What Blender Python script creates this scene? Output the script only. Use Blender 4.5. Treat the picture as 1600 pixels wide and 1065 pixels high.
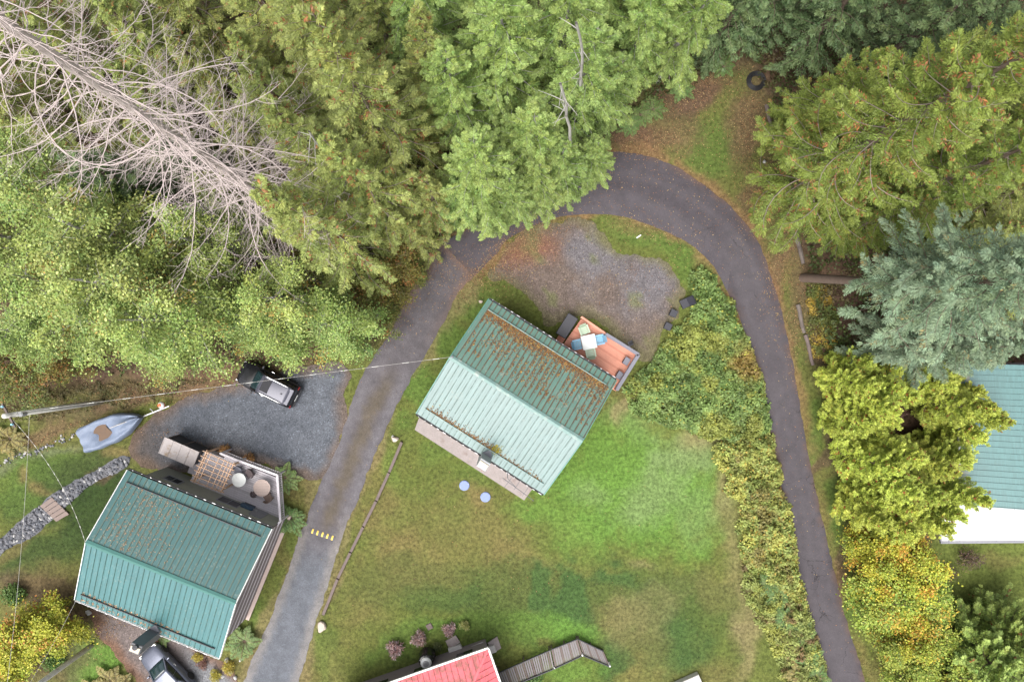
import bpy, bmesh, math, random
import numpy as np
from mathutils import Vector, Matrix
from mathutils.geometry import delaunay_2d_cdt

# ------------------------------------------------------------------ camera, sky, sun, exposure
for o in list(bpy.data.objects): bpy.data.objects.remove(o)
SC = bpy.context.scene
COL = SC.collection
CAM_H = 50.0
FPX = 1067.0                      # focal length in photo pixels (1600 wide), a 24 mm equivalent drone lens
cam = bpy.data.cameras.new('camera'); cam.sensor_width = 36; cam.lens = 36 * FPX / 1600
cam.clip_start = 0.5; cam.clip_end = 2000
co = bpy.data.objects.new('camera', cam); COL.objects.link(co)
co.location = (0, 0, CAM_H); co.rotation_euler = (0, 0, 0)
SC.camera = co
SUN_ELEV = math.radians(64)
SUN_AZ = math.atan2(-0.85, -0.52)          # direction towards the brightest part of the cloud
W = bpy.data.worlds.new('World'); SC.world = W; W.use_nodes = True
nt = W.node_tree; nt.nodes.clear()
sky = nt.nodes.new('ShaderNodeTexSky'); sky.sky_type = 'NISHITA'; sky.sun_disc = False
sky.sun_elevation = SUN_ELEV; sky.sun_rotation = math.pi / 2 - SUN_AZ
sky.air_density = 1.0; sky.dust_density = 6.0; sky.ozone_density = 1.0
hs = nt.nodes.new('ShaderNodeHueSaturation'); hs.inputs['Saturation'].default_value = 0.28
bg = nt.nodes.new('ShaderNodeBackground'); bg.inputs['Strength'].default_value = 0.125
wo = nt.nodes.new('ShaderNodeOutputWorld')
nt.links.new(sky.outputs[0], hs.inputs['Color']); nt.links.new(hs.outputs[0], bg.inputs['Color'])
nt.links.new(bg.outputs[0], wo.inputs['Surface'])
sl = bpy.data.lights.new('sun', 'SUN'); sl.energy = 1.45; sl.angle = math.radians(50); sl.color = (1.0, 0.965, 0.92)
so = bpy.data.objects.new('sun', sl); COL.objects.link(so)
sdir = Vector((math.cos(SUN_AZ) * math.cos(SUN_ELEV), math.sin(SUN_AZ) * math.cos(SUN_ELEV), math.sin(SUN_ELEV)))
so.rotation_euler = sdir.to_track_quat('Z', 'Y').to_euler(); so.location = sdir * 120
vs = SC.view_settings; vs.view_transform = 'Standard'; vs.look = 'None'; vs.gamma = 1; vs.use_curve_mapping = False
vs.exposure = 0.95
SC.cycles.max_bounces = 5; SC.cycles.diffuse_bounces = 2; SC.cycles.transmission_bounces = 2; SC.cycles.glossy_bounces = 2

# ------------------------------------------------------------------ helpers
def G(px, py, z=0.0):
    """photo pixel -> point at height z (the camera looks straight down)"""
    s = (CAM_H - z) / FPX
    return Vector(((px - 800) * s, (532.5 - py) * s, z))
def G2(p, z=0.0):
    v = G(p[0], p[1], z); return (v.x, v.y)
def ang(dx, dy): return math.atan2(-dy, dx)       # photo direction -> world angle
rnd = random.Random(7)

def hash2(ix, iy, seed):
    n = (ix.astype(np.int64) * 374761393 + iy.astype(np.int64) * 668265263 + seed * 1442695041) & 0x7fffffff
    n = ((n ^ (n >> 13)) * 1274126177) & 0x7fffffff
    return ((n ^ (n >> 16)) & 0xffff) / 65535.0
def vnoise(x, y, scale, seed=0):
    x = np.asarray(x, float) / scale; y = np.asarray(y, float) / scale
    ix = np.floor(x); iy = np.floor(y); fx = x - ix; fy = y - iy
    fx = fx * fx * (3 - 2 * fx); fy = fy * fy * (3 - 2 * fy)
    a = hash2(ix, iy, seed); b = hash2(ix + 1, iy, seed); c = hash2(ix, iy + 1, seed); d = hash2(ix + 1, iy + 1, seed)
    return (a * (1 - fx) + b * fx) * (1 - fy) + (c * (1 - fx) + d * fx) * fy
def fbm(x, y, scale, seed=0, octs=4):
    s = 0; a = 1; t = 0
    for i in range(octs):
        s = s + a * vnoise(x, y, scale / 2 ** i, seed + i * 17); t += a; a *= 0.55
    return s / t
def sstep(a, b, x):
    t = np.clip((x - a) / (b - a), 0, 1); return t * t * (3 - 2 * t)
def sdf(poly, x, y):
    """signed distance to a polygon, negative inside (numpy)"""
    x = np.asarray(x, float); y = np.asarray(y, float)
    d = np.full(x.shape, 1e9); ins = np.zeros(x.shape, bool); n = len(poly)
    for i in range(n):
        ax, ay = poly[i]; bx, by = poly[(i + 1) % n]
        ex, ey = bx - ax, by - ay
        t = np.clip(((x - ax) * ex + (y - ay) * ey) / (ex * ex + ey * ey + 1e-12), 0, 1)
        d = np.minimum(d, (x - ax - t * ex) ** 2 + (y - ay - t * ey) ** 2)
        c = ((ay > y) != (by > y)) & (x < (bx - ax) * (y - ay) / (by - ay + 1e-12) + ax)
        ins ^= c
    d = np.sqrt(d); return np.where(ins, -d, d)
def pdist(line, x, y):
    d = np.full(np.shape(x), 1e9)
    for (ax, ay), (bx, by) in zip(line[:-1], line[1:]):
        ex, ey = bx - ax, by - ay
        t = np.clip(((x - ax) * ex + (y - ay) * ey) / (ex * ex + ey * ey + 1e-12), 0, 1)
        d = np.minimum(d, np.hypot(x - ax - t * ex, y - ay - t * ey))
    return d
def smooth_line(pts, step=0.5, closed=False):
    """Catmull-Rom through the points"""
    P = [Vector((p[0], p[1])) for p in pts]; n = len(P); out = []
    for i in range(n if closed else n - 1):
        if closed: p0, p1, p2, p3 = P[i - 1], P[i], P[(i + 1) % n], P[(i + 2) % n]
        else: p0, p1, p2, p3 = P[max(i - 1, 0)], P[i], P[i + 1], P[min(i + 2, n - 1)]
        k = max(1, int((p2 - p1).length / step))
        for j in range(k):
            t = j / k
            out.append(0.5 * ((2 * p1) + (p2 - p0) * t + (2 * p0 - 5 * p1 + 4 * p2 - p3) * t * t + (3 * p1 - p0 - 3 * p2 + p3) * t ** 3))
    if not closed: out.append(P[-1])
    return [(v.x, v.y) for v in out]

# ------------------------------------------------------------------ materials
MATS = {}
def newmat(name):
    m = bpy.data.materials.new(name); m.use_nodes = True; t = m.node_tree
    b = t.nodes['Principled BSDF']; MATS[name] = m
    return m, t, b
def N(t, typ, **kw):
    n = t.nodes.new(typ)
    for k, v in kw.items():
        if k in ('operation', 'blend_type', 'data_type', 'attribute_name', 'feature', 'noise_dimensions', 'interpolation'): setattr(n, k, v)
        else: n.inputs[k].default_value = v
    return n
def mixc(t, fac, a, b, mode='MIX'):
    m = t.nodes.new('ShaderNodeMix'); m.data_type = 'RGBA'; m.blend_type = mode
    for sock, v in ((m.inputs[0], fac), (m.inputs[6], a), (m.inputs[7], b)):
        if hasattr(v, 'is_linked'): t.links.new(v, sock)
        elif isinstance(v, (int, float)): sock.default_value = v
        else: sock.default_value = (*v, 1) if len(v) == 3 else v
    return m.outputs[2]
def ramp(t, inp, stops):
    r = t.nodes.new('ShaderNodeValToRGB'); e = r.color_ramp.elements
    while len(e) < len(stops): e.new(0.5)
    for el, (p, c) in zip(e, stops):
        el.position = p; el.color = (*c, 1) if not isinstance(c, (int, float)) else (c, c, c, 1)
    t.links.new(inp, r.inputs[0]); return r.outputs[0]
def pos(t): return t.nodes.new('ShaderNodeNewGeometry').outputs['Position']
def ocoord(t): return t.nodes.new('ShaderNodeTexCoord').outputs['Object']
def noise(t, vec, scale, detail=4, rough=0.6):
    n = N(t, 'ShaderNodeTexNoise'); n.inputs['Scale'].default_value = scale; n.inputs['Detail'].default_value = detail
    n.inputs['Roughness'].default_value = rough; t.links.new(vec, n.inputs['Vector']); return n.outputs[0]
def bump(t, b, h, strength=0.4, dist=0.02):
    bp = t.nodes.new('ShaderNodeBump'); bp.inputs['Strength'].default_value = strength; bp.inputs['Distance'].default_value = dist
    t.links.new(h, bp.inputs['Height']); t.links.new(bp.outputs[0], b.inputs['Normal'])

def simple(name, col, rough=0.6, var=0.25, scale=6.0, metal=0.0, bumpd=0.0, obj=True, spec=0.5, col2=None):
    """base colour with a little wear in two scales"""
    m, t, b = newmat(name)
    v = ocoord(t) if obj else pos(t)
    n1 = noise(t, v, scale); n2 = noise(t, v, scale * 7)
    dark = tuple(c * (1 - var) for c in col); light = tuple(min(1, c * (1 + var)) for c in col)
    c = mixc(t, n1, dark, light)
    c = mixc(t, 0.35, c, ramp(t, n2, [(0.3, (0.35,) * 3), (0.7, (0.65,) * 3)]), 'OVERLAY')
    if col2 is not None:
        n3 = noise(t, v, scale * 0.6, 6, 0.7)
        c = mixc(t, ramp(t, n3, [(0.52, 0.0), (0.66, 1.0)]), c, col2)
    t.links.new(c, b.inputs['Base Color'])
    b.inputs['Roughness'].default_value = rough; b.inputs['Metallic'].default_value = metal
    b.inputs['Specular IOR Level'].default_value = spec
    if bumpd: bump(t, b, n2, 0.5, bumpd)
    return m

def vertex_surface(name, fine, coarse, amp, rough=0.9, bumpd=0.02, speck=None, spec=0.2, cracks=0.0):
    """surface whose colour comes from the painted vertex colours, with grain on top"""
    m, t, b = newmat(name)
    a = N(t, 'ShaderNodeVertexColor'); a.layer_name = 'Col'
    p = pos(t)
    n1 = noise(t, p, coarse, 5, 0.65); n2 = noise(t, p, fine, 3, 0.7)
    c = mixc(t, amp, a.outputs[0], ramp(t, n1, [(0.28, (0.12,) * 3), (0.72, (0.88,) * 3)]), 'OVERLAY')
    c = mixc(t, amp, c, ramp(t, n2, [(0.25, (0.15,) * 3), (0.75, (0.85,) * 3)]), 'OVERLAY')
    if speck:
        sc, dark, light, amt = speck
        v = N(t, 'ShaderNodeTexVoronoi'); v.inputs['Scale'].default_value = sc; t.links.new(p, v.inputs['Vector'])
        w = t.nodes.new('ShaderNodeRGBToBW'); t.links.new(v.outputs['Color'], w.inputs[0])
        k = ramp(t, w.outputs[0], [(0.15, dark), (0.5, (1, 1, 1)), (0.78, (1.05,) * 3), (0.92, light)])
        c = mixc(t, amt, c, k, 'MULTIPLY')
        bump(t, b, v.outputs['Distance'], 0.5, bumpd)
    elif bumpd: bump(t, b, n2, 0.6, bumpd)
    if cracks:
        wn = N(t, 'ShaderNodeTexNoise'); wn.inputs['Scale'].default_value = 1.3; wn.inputs['Detail'].default_value = 6; t.links.new(p, wn.inputs['Vector'])
        ad = t.nodes.new('ShaderNodeVectorMath'); ad.operation = 'ADD'; t.links.new(p, ad.inputs[0]); t.links.new(wn.outputs['Color'], ad.inputs[1])
        cv_ = N(t, 'ShaderNodeTexVoronoi'); cv_.feature = 'DISTANCE_TO_EDGE'; cv_.inputs['Scale'].default_value = 0.33; t.links.new(ad.outputs[0], cv_.inputs['Vector'])
        ck = ramp(t, cv_.outputs[0], [(0.002, 1.0), (0.008, 0.0)]); gate = ramp(t, noise(t, p, .25, 3), [(.48, 0.0), (.6, cracks)])
        c = mixc(t, mixc(t, 1.0, ck, gate, 'MULTIPLY'), c, (0.012, 0.011, 0.012))
    t.links.new(c, b.inputs['Base Color'])
    b.inputs['Roughness'].default_value = rough; b.inputs['Specular IOR Level'].default_value = spec
    return m

def leafmat(name, transl=0.16, rough=0.55):
    m, t, b = newmat(name)
    a = N(t, 'ShaderNodeVertexColor'); a.layer_name = 'Col'
    oi = t.nodes.new('ShaderNodeObjectInfo')
    h = t.nodes.new('ShaderNodeHueSaturation')
    mr = t.nodes.new('ShaderNodeMapRange'); mr.inputs[3].default_value = 0.488; mr.inputs[4].default_value = 0.506
    t.links.new(oi.outputs['Random'], mr.inputs[0]); t.links.new(mr.outputs[0], h.inputs['Hue'])
    mr2 = t.nodes.new('ShaderNodeMapRange'); mr2.inputs[3].default_value = 0.88; mr2.inputs[4].default_value = 1.12
    w = t.nodes.new('ShaderNodeMath'); w.operation = 'FRACT'; mu = t.nodes.new('ShaderNodeMath'); mu.operation = 'MULTIPLY'; mu.inputs[1].default_value = 7.31
    t.links.new(oi.outputs['Random'], mu.inputs[0]); t.links.new(mu.outputs[0], w.inputs[0]); t.links.new(w.outputs[0], mr2.inputs[0])
    t.links.new(mr2.outputs[0], h.inputs['Value']); t.links.new(a.outputs[0], h.inputs['Color'])
    t.links.new(h.outputs[0], b.inputs['Base Color']); b.inputs['Roughness'].default_value = rough
    b.inputs['Specular IOR Level'].default_value = 0.35
    tr = t.nodes.new('ShaderNodeBsdfTranslucent'); t.links.new(h.outputs[0], tr.inputs['Color'])
    mx = t.nodes.new('ShaderNodeMixShader'); mx.inputs[0].default_value = transl
    out = t.nodes['Material Output']
    t.links.new(b.outputs[0], mx.inputs[1]); t.links.new(tr.outputs[0], mx.inputs[2]); t.links.new(mx.outputs[0], out.inputs['Surface'])
    return m

# ------------------------------------------------------------------ mesh builders
class MB:
    def __init__(s): s.v = []; s.f = []
    def add(s, vs, fs):
        o = len(s.v); s.v += [tuple(v) for v in vs]; s.f += [tuple(i + o for i in f) for f in fs]; return s
    def box(s, c, d, rz=0.0, M=None, taper=1.0):
        hx, hy, hz = d[0] / 2, d[1] / 2, d[2] / 2
        P = [Vector((x * hx * (taper if z > 0 else 1), y * hy * (taper if z > 0 else 1), z * hz)) for z in (-1, 1) for x, y in ((-1, -1), (1, -1), (1, 1), (-1, 1))]
        R = Matrix.Rotation(rz, 3, 'Z'); c = Vector(c)
        P = [(M @ p if M is not None else R @ p) + c for p in P]
        return s.add(P, [(3, 2, 1, 0), (4, 5, 6, 7), (0, 1, 5, 4), (1, 2, 6, 5), (2, 3, 7, 6), (3, 0, 4, 7)])
    def bbox(s, c, d, bev=0.02, rz=0.0):
        """box with chamfered top edges"""
        hx, hy, hz = d[0] / 2, d[1] / 2, d[2] / 2; R = Matrix.Rotation(rz, 3, 'Z'); c = Vector(c); P = []
        for (k, z) in ((0, -hz), (0, hz - bev), (bev, hz)):
            P += [R @ Vector((x * (hx - k), y * (hy - k), z)) + c for x, y in ((-1, -1), (1, -1), (1, 1), (-1, 1))]
        F = [(3, 2, 1, 0), (8, 9, 10, 11)]
        for l in (0, 4):
            for i in range(4): F.append((l + i, l + (i + 1) % 4, l + 4 + (i + 1) % 4, l + 4 + i))
        return s.add(P, F)
    def bar(s, a, b, w, h, up=(0, 0, 1)):
        a = Vector(a); b = Vector(b); d = (b - a); L = d.length; d.normalize()
        up = Vector(up); sx = d.cross(up)
        if sx.length < 1e-4: sx = d.cross(Vector((1, 0, 0)))
        sx.normalize(); sz = sx.cross(d)
        P = []
        for q in (a, b):
            P += [q + sx * w / 2 * i + sz * h / 2 * j for i, j in ((-1, -1), (1, -1), (1, 1), (-1, 1))]
        return s.add(P, [(0, 1, 2, 3), (7, 6, 5, 4), (0, 4, 5, 1), (1, 5, 6, 2), (2, 6, 7, 3), (3, 7, 4, 0)])
    def tube(s, pts, rad, n=8, cap=True):
        pts = [Vector(p) for p in pts]; o = len(s.v); m = len(pts)
        if not hasattr(rad, '__len__'): rad = [rad] * m
        prev = None
        for i, p in enumerate(pts):
            d = (pts[min(i + 1, m - 1)] - pts[max(i - 1, 0)]).normalized()
            if prev is None:
                a = d.orthogonal().normalized()
            else:
                a = prev - d * prev.dot(d)
                a = a.normalized() if a.length > 1e-5 else d.orthogonal().normalized()
            prev = a; b = d.cross(a)
            for k in range(n):
                t = 2 * math.pi * k / n
                s.v.append(tuple(p + (a * math.cos(t) + b * math.sin(t)) * rad[i]))
        for i in range(m - 1):
            for k in range(n):
                k2 = (k + 1) % n
                s.f.append((o + i * n + k, o + i * n + k2, o + (i + 1) * n + k2, o + (i + 1) * n + k))
        if cap:
            s.f.append(tuple(o + k for k in range(n))[::-1]); s.f.append(tuple(o + (m - 1) * n + k for k in range(n)))
        return s
    def lathe(s, prof, n=24, c=(0, 0, 0)):
        o = len(s.v); c = Vector(c)
        for r, z in prof:
            for k in range(n):
                t = 2 * math.pi * k / n; s.v.append((c.x + r * math.cos(t), c.y + r * math.sin(t), c.z + z))
        for i in range(len(prof) - 1):
            for k in range(n):
                k2 = (k + 1) % n; s.f.append((o + i * n + k, o + i * n + k2, o + (i + 1) * n + k2, o + (i + 1) * n + k))
        s.f.append(tuple(o + k for k in range(n))[::-1]); s.f.append(tuple(o + (len(prof) - 1) * n + k for k in range(n)))
        return s
    def prism(s, poly, z0, z1):
        n = len(poly); o = len(s.v)
        z0s = z0 if hasattr(z0, '__len__') else [z0] * n; z1s = z1 if hasattr(z1, '__len__') else [z1] * n
        s.v += [(p[0], p[1], z) for p, z in zip(poly, z0s)] + [(p[0], p[1], z) for p, z in zip(poly, z1s)]
        s.f += [tuple(o + i for i in range(n))[::-1], tuple(o + n + i for i in range(n))]
        for i in range(n): j = (i + 1) % n; s.f.append((o + i, o + j, o + n + j, o + n + i))
        return s
    def grid(s, P):
        """P[i][j] points -> quad surface"""
        o = len(s.v); m = len(P); n = len(P[0])
        for r in P: s.v += [tuple(p) for p in r]
        for i in range(m - 1):
            for j in range(n - 1): s.f.append((o + i * n + j, o + i * n + j + 1, o + (i + 1) * n + j + 1, o + (i + 1) * n + j))
        return s
    def mesh(s, name, smooth=False):
        me = bpy.data.meshes.new(name); me.from_pydata(s.v, [], s.f); me.update()
        if smooth: me.shade_smooth()
        return me
    def build(s, name, mat, parent=None, smooth=False, fix=True):
        me = s.mesh(name, smooth)
        if fix:
            bm = bmesh.new(); bm.from_mesh(me); bmesh.ops.recalc_face_normals(bm, faces=bm.faces); bm.to_mesh(me); bm.free()
        return obj(name, me, mat, parent)

def obj(name, me, mat, parent=None, loc=None, rot=None):
    if mat is not None and len(me.materials) == 0: me.materials.append(mat if not isinstance(mat, str) else MATS[mat])
    o = bpy.data.objects.new(name, me); COL.objects.link(o)
    if parent is not None: o.parent = parent
    if loc is not None: o.location = loc
    if rot is not None: o.rotation_euler = rot
    return o
def tag(o, label=None, cat=None, group=None, kind=None):
    if label: o['label'] = label
    if cat: o['category'] = cat
    if group: o['group'] = group
    if kind: o['kind'] = kind
    return o
def thing(name, label, cat, loc=(0, 0, 0), rz=0.0, group=None):
    o = bpy.data.objects.new(name, None); COL.objects.link(o); o.empty_display_size = 0.3
    o.location = loc; o.rotation_euler = (0, 0, rz); return tag(o, label, cat, group)
def dup(root, loc=None, rz=None, label=None, group=None, scale=None):
    r = root.copy(); COL.objects.link(r)
    if loc is not None: r.location = loc
    if rz is not None: r.rotation_euler = (0, 0, rz)
    if scale is not None: r.scale = (scale,) * 3 if not hasattr(scale, '__len__') else scale
    if label: r['label'] = label
    if group: r['group'] = group
    for ch in root.children:
        c = ch.copy(); COL.objects.link(c); c.parent = r
        for g in ch.children:
            d = g.copy(); COL.objects.link(d); d.parent = c
    return r

def np_mesh(name, V, F, cols=None, smooth=False):
    """V (n,3), F (m,k) quads or triangles, cols (n,3)"""
    me = bpy.data.meshes.new(name); k = F.shape[1]
    me.vertices.add(len(V)); me.vertices.foreach_set('co', np.ascontiguousarray(V, np.float32).ravel())
    me.loops.add(F.size); me.loops.foreach_set('vertex_index', np.ascontiguousarray(F, np.int32).ravel())
    me.polygons.add(len(F)); me.polygons.foreach_set('loop_start', np.arange(0, F.size, k, dtype=np.int32))
    me.update(calc_edges=True)
    if smooth: me.shade_smooth()
    if cols is not None:
        at = me.color_attributes.new('Col', 'FLOAT_COLOR', 'POINT')
        c = np.ones((len(V), 4), np.float32); c[:, :3] = np.clip(cols, 0, 1); at.data.foreach_set('color', c.ravel())
    return me

def sheet(name, poly, z, mat, colfun, amp=0.08, nscale=0.7, spacing=0.35, seed=1, kind='structure', fine=0.12):
    """flat sheet with a ragged edge, inner points for painted colour"""
    out = []
    P = [Vector(p) for p in poly]
    n = len(P)
    for i in range(n):
        a, b = P[i], P[(i + 1) % n]; k = max(1, int((b - a).length / fine))
        for j in range(k): out.append(a + (b - a) * j / k)
    X = np.array([p[0] for p in out]); Y = np.array([p[1] for p in out])
    T = np.roll(np.stack([X, Y], 1), -1, 0) - np.roll(np.stack([X, Y], 1), 1, 0); T /= np.linalg.norm(T, axis=1)[:, None] + 1e-9
    d = (fbm(X, Y, nscale, seed, 4) - 0.5) * 2 * amp * 2
    X = X + T[:, 1] * d; Y = Y - T[:, 0] * d
    pts = [Vector((x, y)) for x, y in zip(X, Y)]; ne = len(pts)
    edges = [(i, (i + 1) % ne) for i in range(ne)]
    gx, gy = np.meshgrid(np.arange(X.min(), X.max(), spacing), np.arange(Y.min(), Y.max(), spacing)); gx = gx.ravel(); gy = gy.ravel()
    k = sdf(list(zip(X, Y)), gx, gy) < -spacing * 0.5
    pts += [Vector((x, y)) for x, y in zip(gx[k], gy[k])]
    v, e, f, *_ = delaunay_2d_cdt(pts, edges, [], 1, 1e-5)
    V = np.array([(p.x, p.y, 0) for p in v]); F = np.array([t for t in f if len(t) == 3])
    a = V[F[:, 0]]; b = V[F[:, 1]]; c = V[F[:, 2]]
    cr = (b[:, 0] - a[:, 0]) * (c[:, 1] - a[:, 1]) - (b[:, 1] - a[:, 1]) * (c[:, 0] - a[:, 0])
    F = np.where(cr[:, None] < 0, F[:, ::-1], F)
    V[:, 2] = z
    o = obj(name, np_mesh(name, V, F, colfun(V[:, 0], V[:, 1])), mat)
    if kind: o['kind'] = kind
    return o
def mixv(a, b, t):
    a = np.asarray(a, float); b = np.asarray(b, float); t = np.asarray(t)[:, None]
    return a * (1 - t) + b * t
# ------------------------------------------------------------------ the materials of the place
vertex_surface('turf', 42, 4.0, 0.7, 0.95, 0.03)
vertex_surface('asphalt', 60, 1.3, 0.22, 0.8, 0.006, speck=(26, (0.75,) * 3, (1.7, 1.6, 1.55), 0.5), spec=0.3, cracks=0.7)
vertex_surface('gravel', 55, 1.6, 0.3, 0.85, 0.02, speck=(15, (0.5,) * 3, (1.8, 1.8, 1.85), 0.8), spec=0.3)
vertex_surface('fine_gravel', 70, 1.2, 0.3, 0.85, 0.012, speck=(27, (0.6,) * 3, (1.6, 1.6, 1.65), 0.6), spec=0.3)
leafmat('foliage'); leafmat('litter', 0.1, 0.8)
simple('bark', (0.16, 0.115, 0.09), 0.9, 0.35, 4, bumpd=0.02)
simple('alder_bark', (0.42, 0.40, 0.37), 0.85, 0.3, 2.5, bumpd=0.01, col2=(0.16, 0.14, 0.12))
simple('dead_bark', (0.52, 0.44, 0.42), 0.9, 0.25, 3, bumpd=0.015)
def barkmat(name, col, dark):
    m, t, b = newmat(name); mp = t.nodes.new('ShaderNodeMapping'); mp.inputs['Scale'].default_value = (9, 9, 1.1)
    t.links.new(ocoord(t), mp.inputs[0]); n1 = noise(t, mp.outputs[0], 1.6, 6, .7); n2 = noise(t, ocoord(t), .7, 4)
    c = mixc(t, ramp(t, n1, [(.36, 0.0), (.58, 1.0)]), dark, col); c = mixc(t, ramp(t, n2, [(.45, 0.0), (.7, .5)]), c, tuple(k * 1.3 for k in col))
    t.links.new(c, b.inputs['Base Color']); b.inputs['Roughness'].default_value = .9; bump(t, b, n1, .9, .05)
barkmat('dead_trunk', (0.64, 0.56, 0.535), (0.40, 0.33, 0.31))
simple('twig', (0.23, 0.17, 0.12), 0.9, 0.25, 3)
simple('concrete', (0.30, 0.26, 0.25), 0.9, 0.2, 2.2, bumpd=0.006, col2=(0.24, 0.19, 0.175))
simple('pale_concrete', (0.55, 0.53, 0.5), 0.9, 0.15, 3)
simple('white_trim', (0.78, 0.78, 0.77), 0.5, 0.06, 3)
simple('grey_trim', (0.25, 0.25, 0.275), 0.6, 0.12, 3)
simple('dark_trim', (0.045, 0.045, 0.05), 0.6, 0.2, 3)
simple('cabin_wall', (0.33, 0.335, 0.285), 0.8, 0.12, 2)
simple('siding_mauve', (0.22, 0.185, 0.19), 0.8, 0.12, 2)
simple('orange_stain', (0.66, 0.29, 0.20), 0.65, 0.10, 3, col2=(0.60, 0.255, 0.175))
simple('orange_stain_dark', (0.57, 0.225, 0.15), 0.65, 0.14, 3)
simple('deck_grey', (0.66, 0.615, 0.65), 0.75, 0.08, 2.5, col2=(0.60, 0.555, 0.585))
simple('deck_grey_dark', (0.54, 0.50, 0.525), 0.75, 0.14, 2.5)
simple('ramp_board', (0.21, 0.19, 0.19), 0.8, 0.15, 3)
simple('sunroof_glass', (0.02, 0.02, 0.025), 0.5, 0.1, 3, spec=0.2)
simple('slate_paint', (0.17, 0.17, 0.205), 0.6, 0.1, 2)
simple('fresh_timber', (0.52, 0.345, 0.235), 0.75, 0.2, 4, col2=(0.40, 0.27, 0.19))
simple('old_timber', (0.15, 0.115, 0.105), 0.85, 0.3, 3, bumpd=0.006)
simple('bridge_plank', (0.215, 0.165, 0.145), 0.85, 0.25, 4, bumpd=0.006)
simple('grey_timber', (0.60, 0.585, 0.54), 0.85, 0.22, 1.5, bumpd=0.01, col2=(0.30, 0.28, 0.25))
simple('glass_dark', (0.012, 0.016, 0.02), 0.06, 0.1, 3, spec=0.7)
simple('windscreen', (0.015, 0.035, 0.04), 0.05, 0.1, 3, spec=0.8)
simple('car_black', (0.01, 0.01, 0.012), 0.18, 0.1, 3, spec=0.6)
simple('car_roof_grey', (0.085, 0.085, 0.11), 0.3, 0.05, 2, metal=0.2, spec=0.6)
simple('car_silver', (0.12, 0.13, 0.17), 0.28, 0.06, 2, metal=0.45, spec=0.6)
simple('chrome', (0.75, 0.75, 0.76), 0.2, 0.05, 3, metal=0.9)
simple('tail_red', (0.28, 0.012, 0.012), 0.2, 0.1, 3)
simple('tyre', (0.018, 0.018, 0.019), 0.85, 0.15, 6)
simple('bump_rubber', (0.11, 0.105, 0.115), 0.8, 0.2, 8)
simple('rubber', (0.02, 0.02, 0.022), 0.5, 0.2, 5)
simple('box_black', (0.035, 0.035, 0.045), 0.5, 0.15, 4)
simple('plastic_white', (0.78, 0.80, 0.78), 0.4, 0.04, 3)
simple('plastic_blue', (0.20, 0.43, 0.60), 0.4, 0.05, 3)
simple('plastic_green', (0.46, 0.58, 0.43), 0.4, 0.05, 3)
simple('pink_wood', (0.52, 0.41, 0.365), 0.7, 0.08, 3)
simple('wicker', (0.13, 0.10, 0.105), 0.8, 0.25, 20)
simple('wicker_brown', (0.2, 0.14, 0.115), 0.8, 0.25, 20)
simple('navy', (0.045, 0.085, 0.14), 0.6, 0.15, 6)
simple('lid_blue', (0.17, 0.225, 0.42), 0.5, 0.1, 6)
simple('tarp', (0.165, 0.205, 0.29), 0.55, 0.14, 2.5, bumpd=0.02)
simple('tannin_water', (0.085, 0.036, 0.006), 0.45, 0.35, 5, spec=0.5)
simple('orange_paint', (0.80, 0.14, 0.04), 0.5, 0.1, 5)
simple('yellow_paint', (0.80, 0.56, 0.10), 0.6, 0.12, 8)
simple('galvanised', (0.42, 0.42, 0.43), 0.45, 0.15, 4, metal=0.5)
simple('shed_roof', (0.34, 0.305, 0.30), 0.55, 0.12, 1.6, metal=0.1, col2=(0.20, 0.135, 0.075))
simple('beige', (0.62, 0.53, 0.41), 0.7, 0.1, 5)
simple('flue_pale', (0.36, 0.37, 0.38), 0.6, 0.12, 3)
simple('flue_grey', (0.13, 0.13, 0.14), 0.6, 0.15, 3)
simple('cable', (0.45, 0.43, 0.41), 0.6, 0.1, 5)
simple('cable_wrap', (0.85, 0.84, 0.8), 0.6, 0.1, 5)
simple('log_grey', (0.15, 0.125, 0.11), 0.9, 0.3, 2.5, bumpd=0.01, col2=(0.09, 0.07, 0.06))
simple('pale_limb', (0.33, 0.265, 0.225), 0.9, 0.2, 3)
simple('stone_pale', (0.52, 0.44, 0.38), 0.9, 0.2, 4, bumpd=0.01)
simple('stone_dark', (0.085, 0.09, 0.105), 0.85, 0.4, 9, bumpd=0.01)
simple('stone_mid', (0.17, 0.17, 0.185), 0.85, 0.4, 9, bumpd=0.01)
simple('stone_light', (0.42, 0.41, 0.40), 0.85, 0.3, 9, bumpd=0.01)
simple('white_membrane', (0.62, 0.615, 0.635), 0.6, 0.06, 1.0, col2=(0.57, 0.565, 0.57))
simple('moss_clump', (0.20, 0.19, 0.03), 0.95, 0.3, 20)

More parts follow.
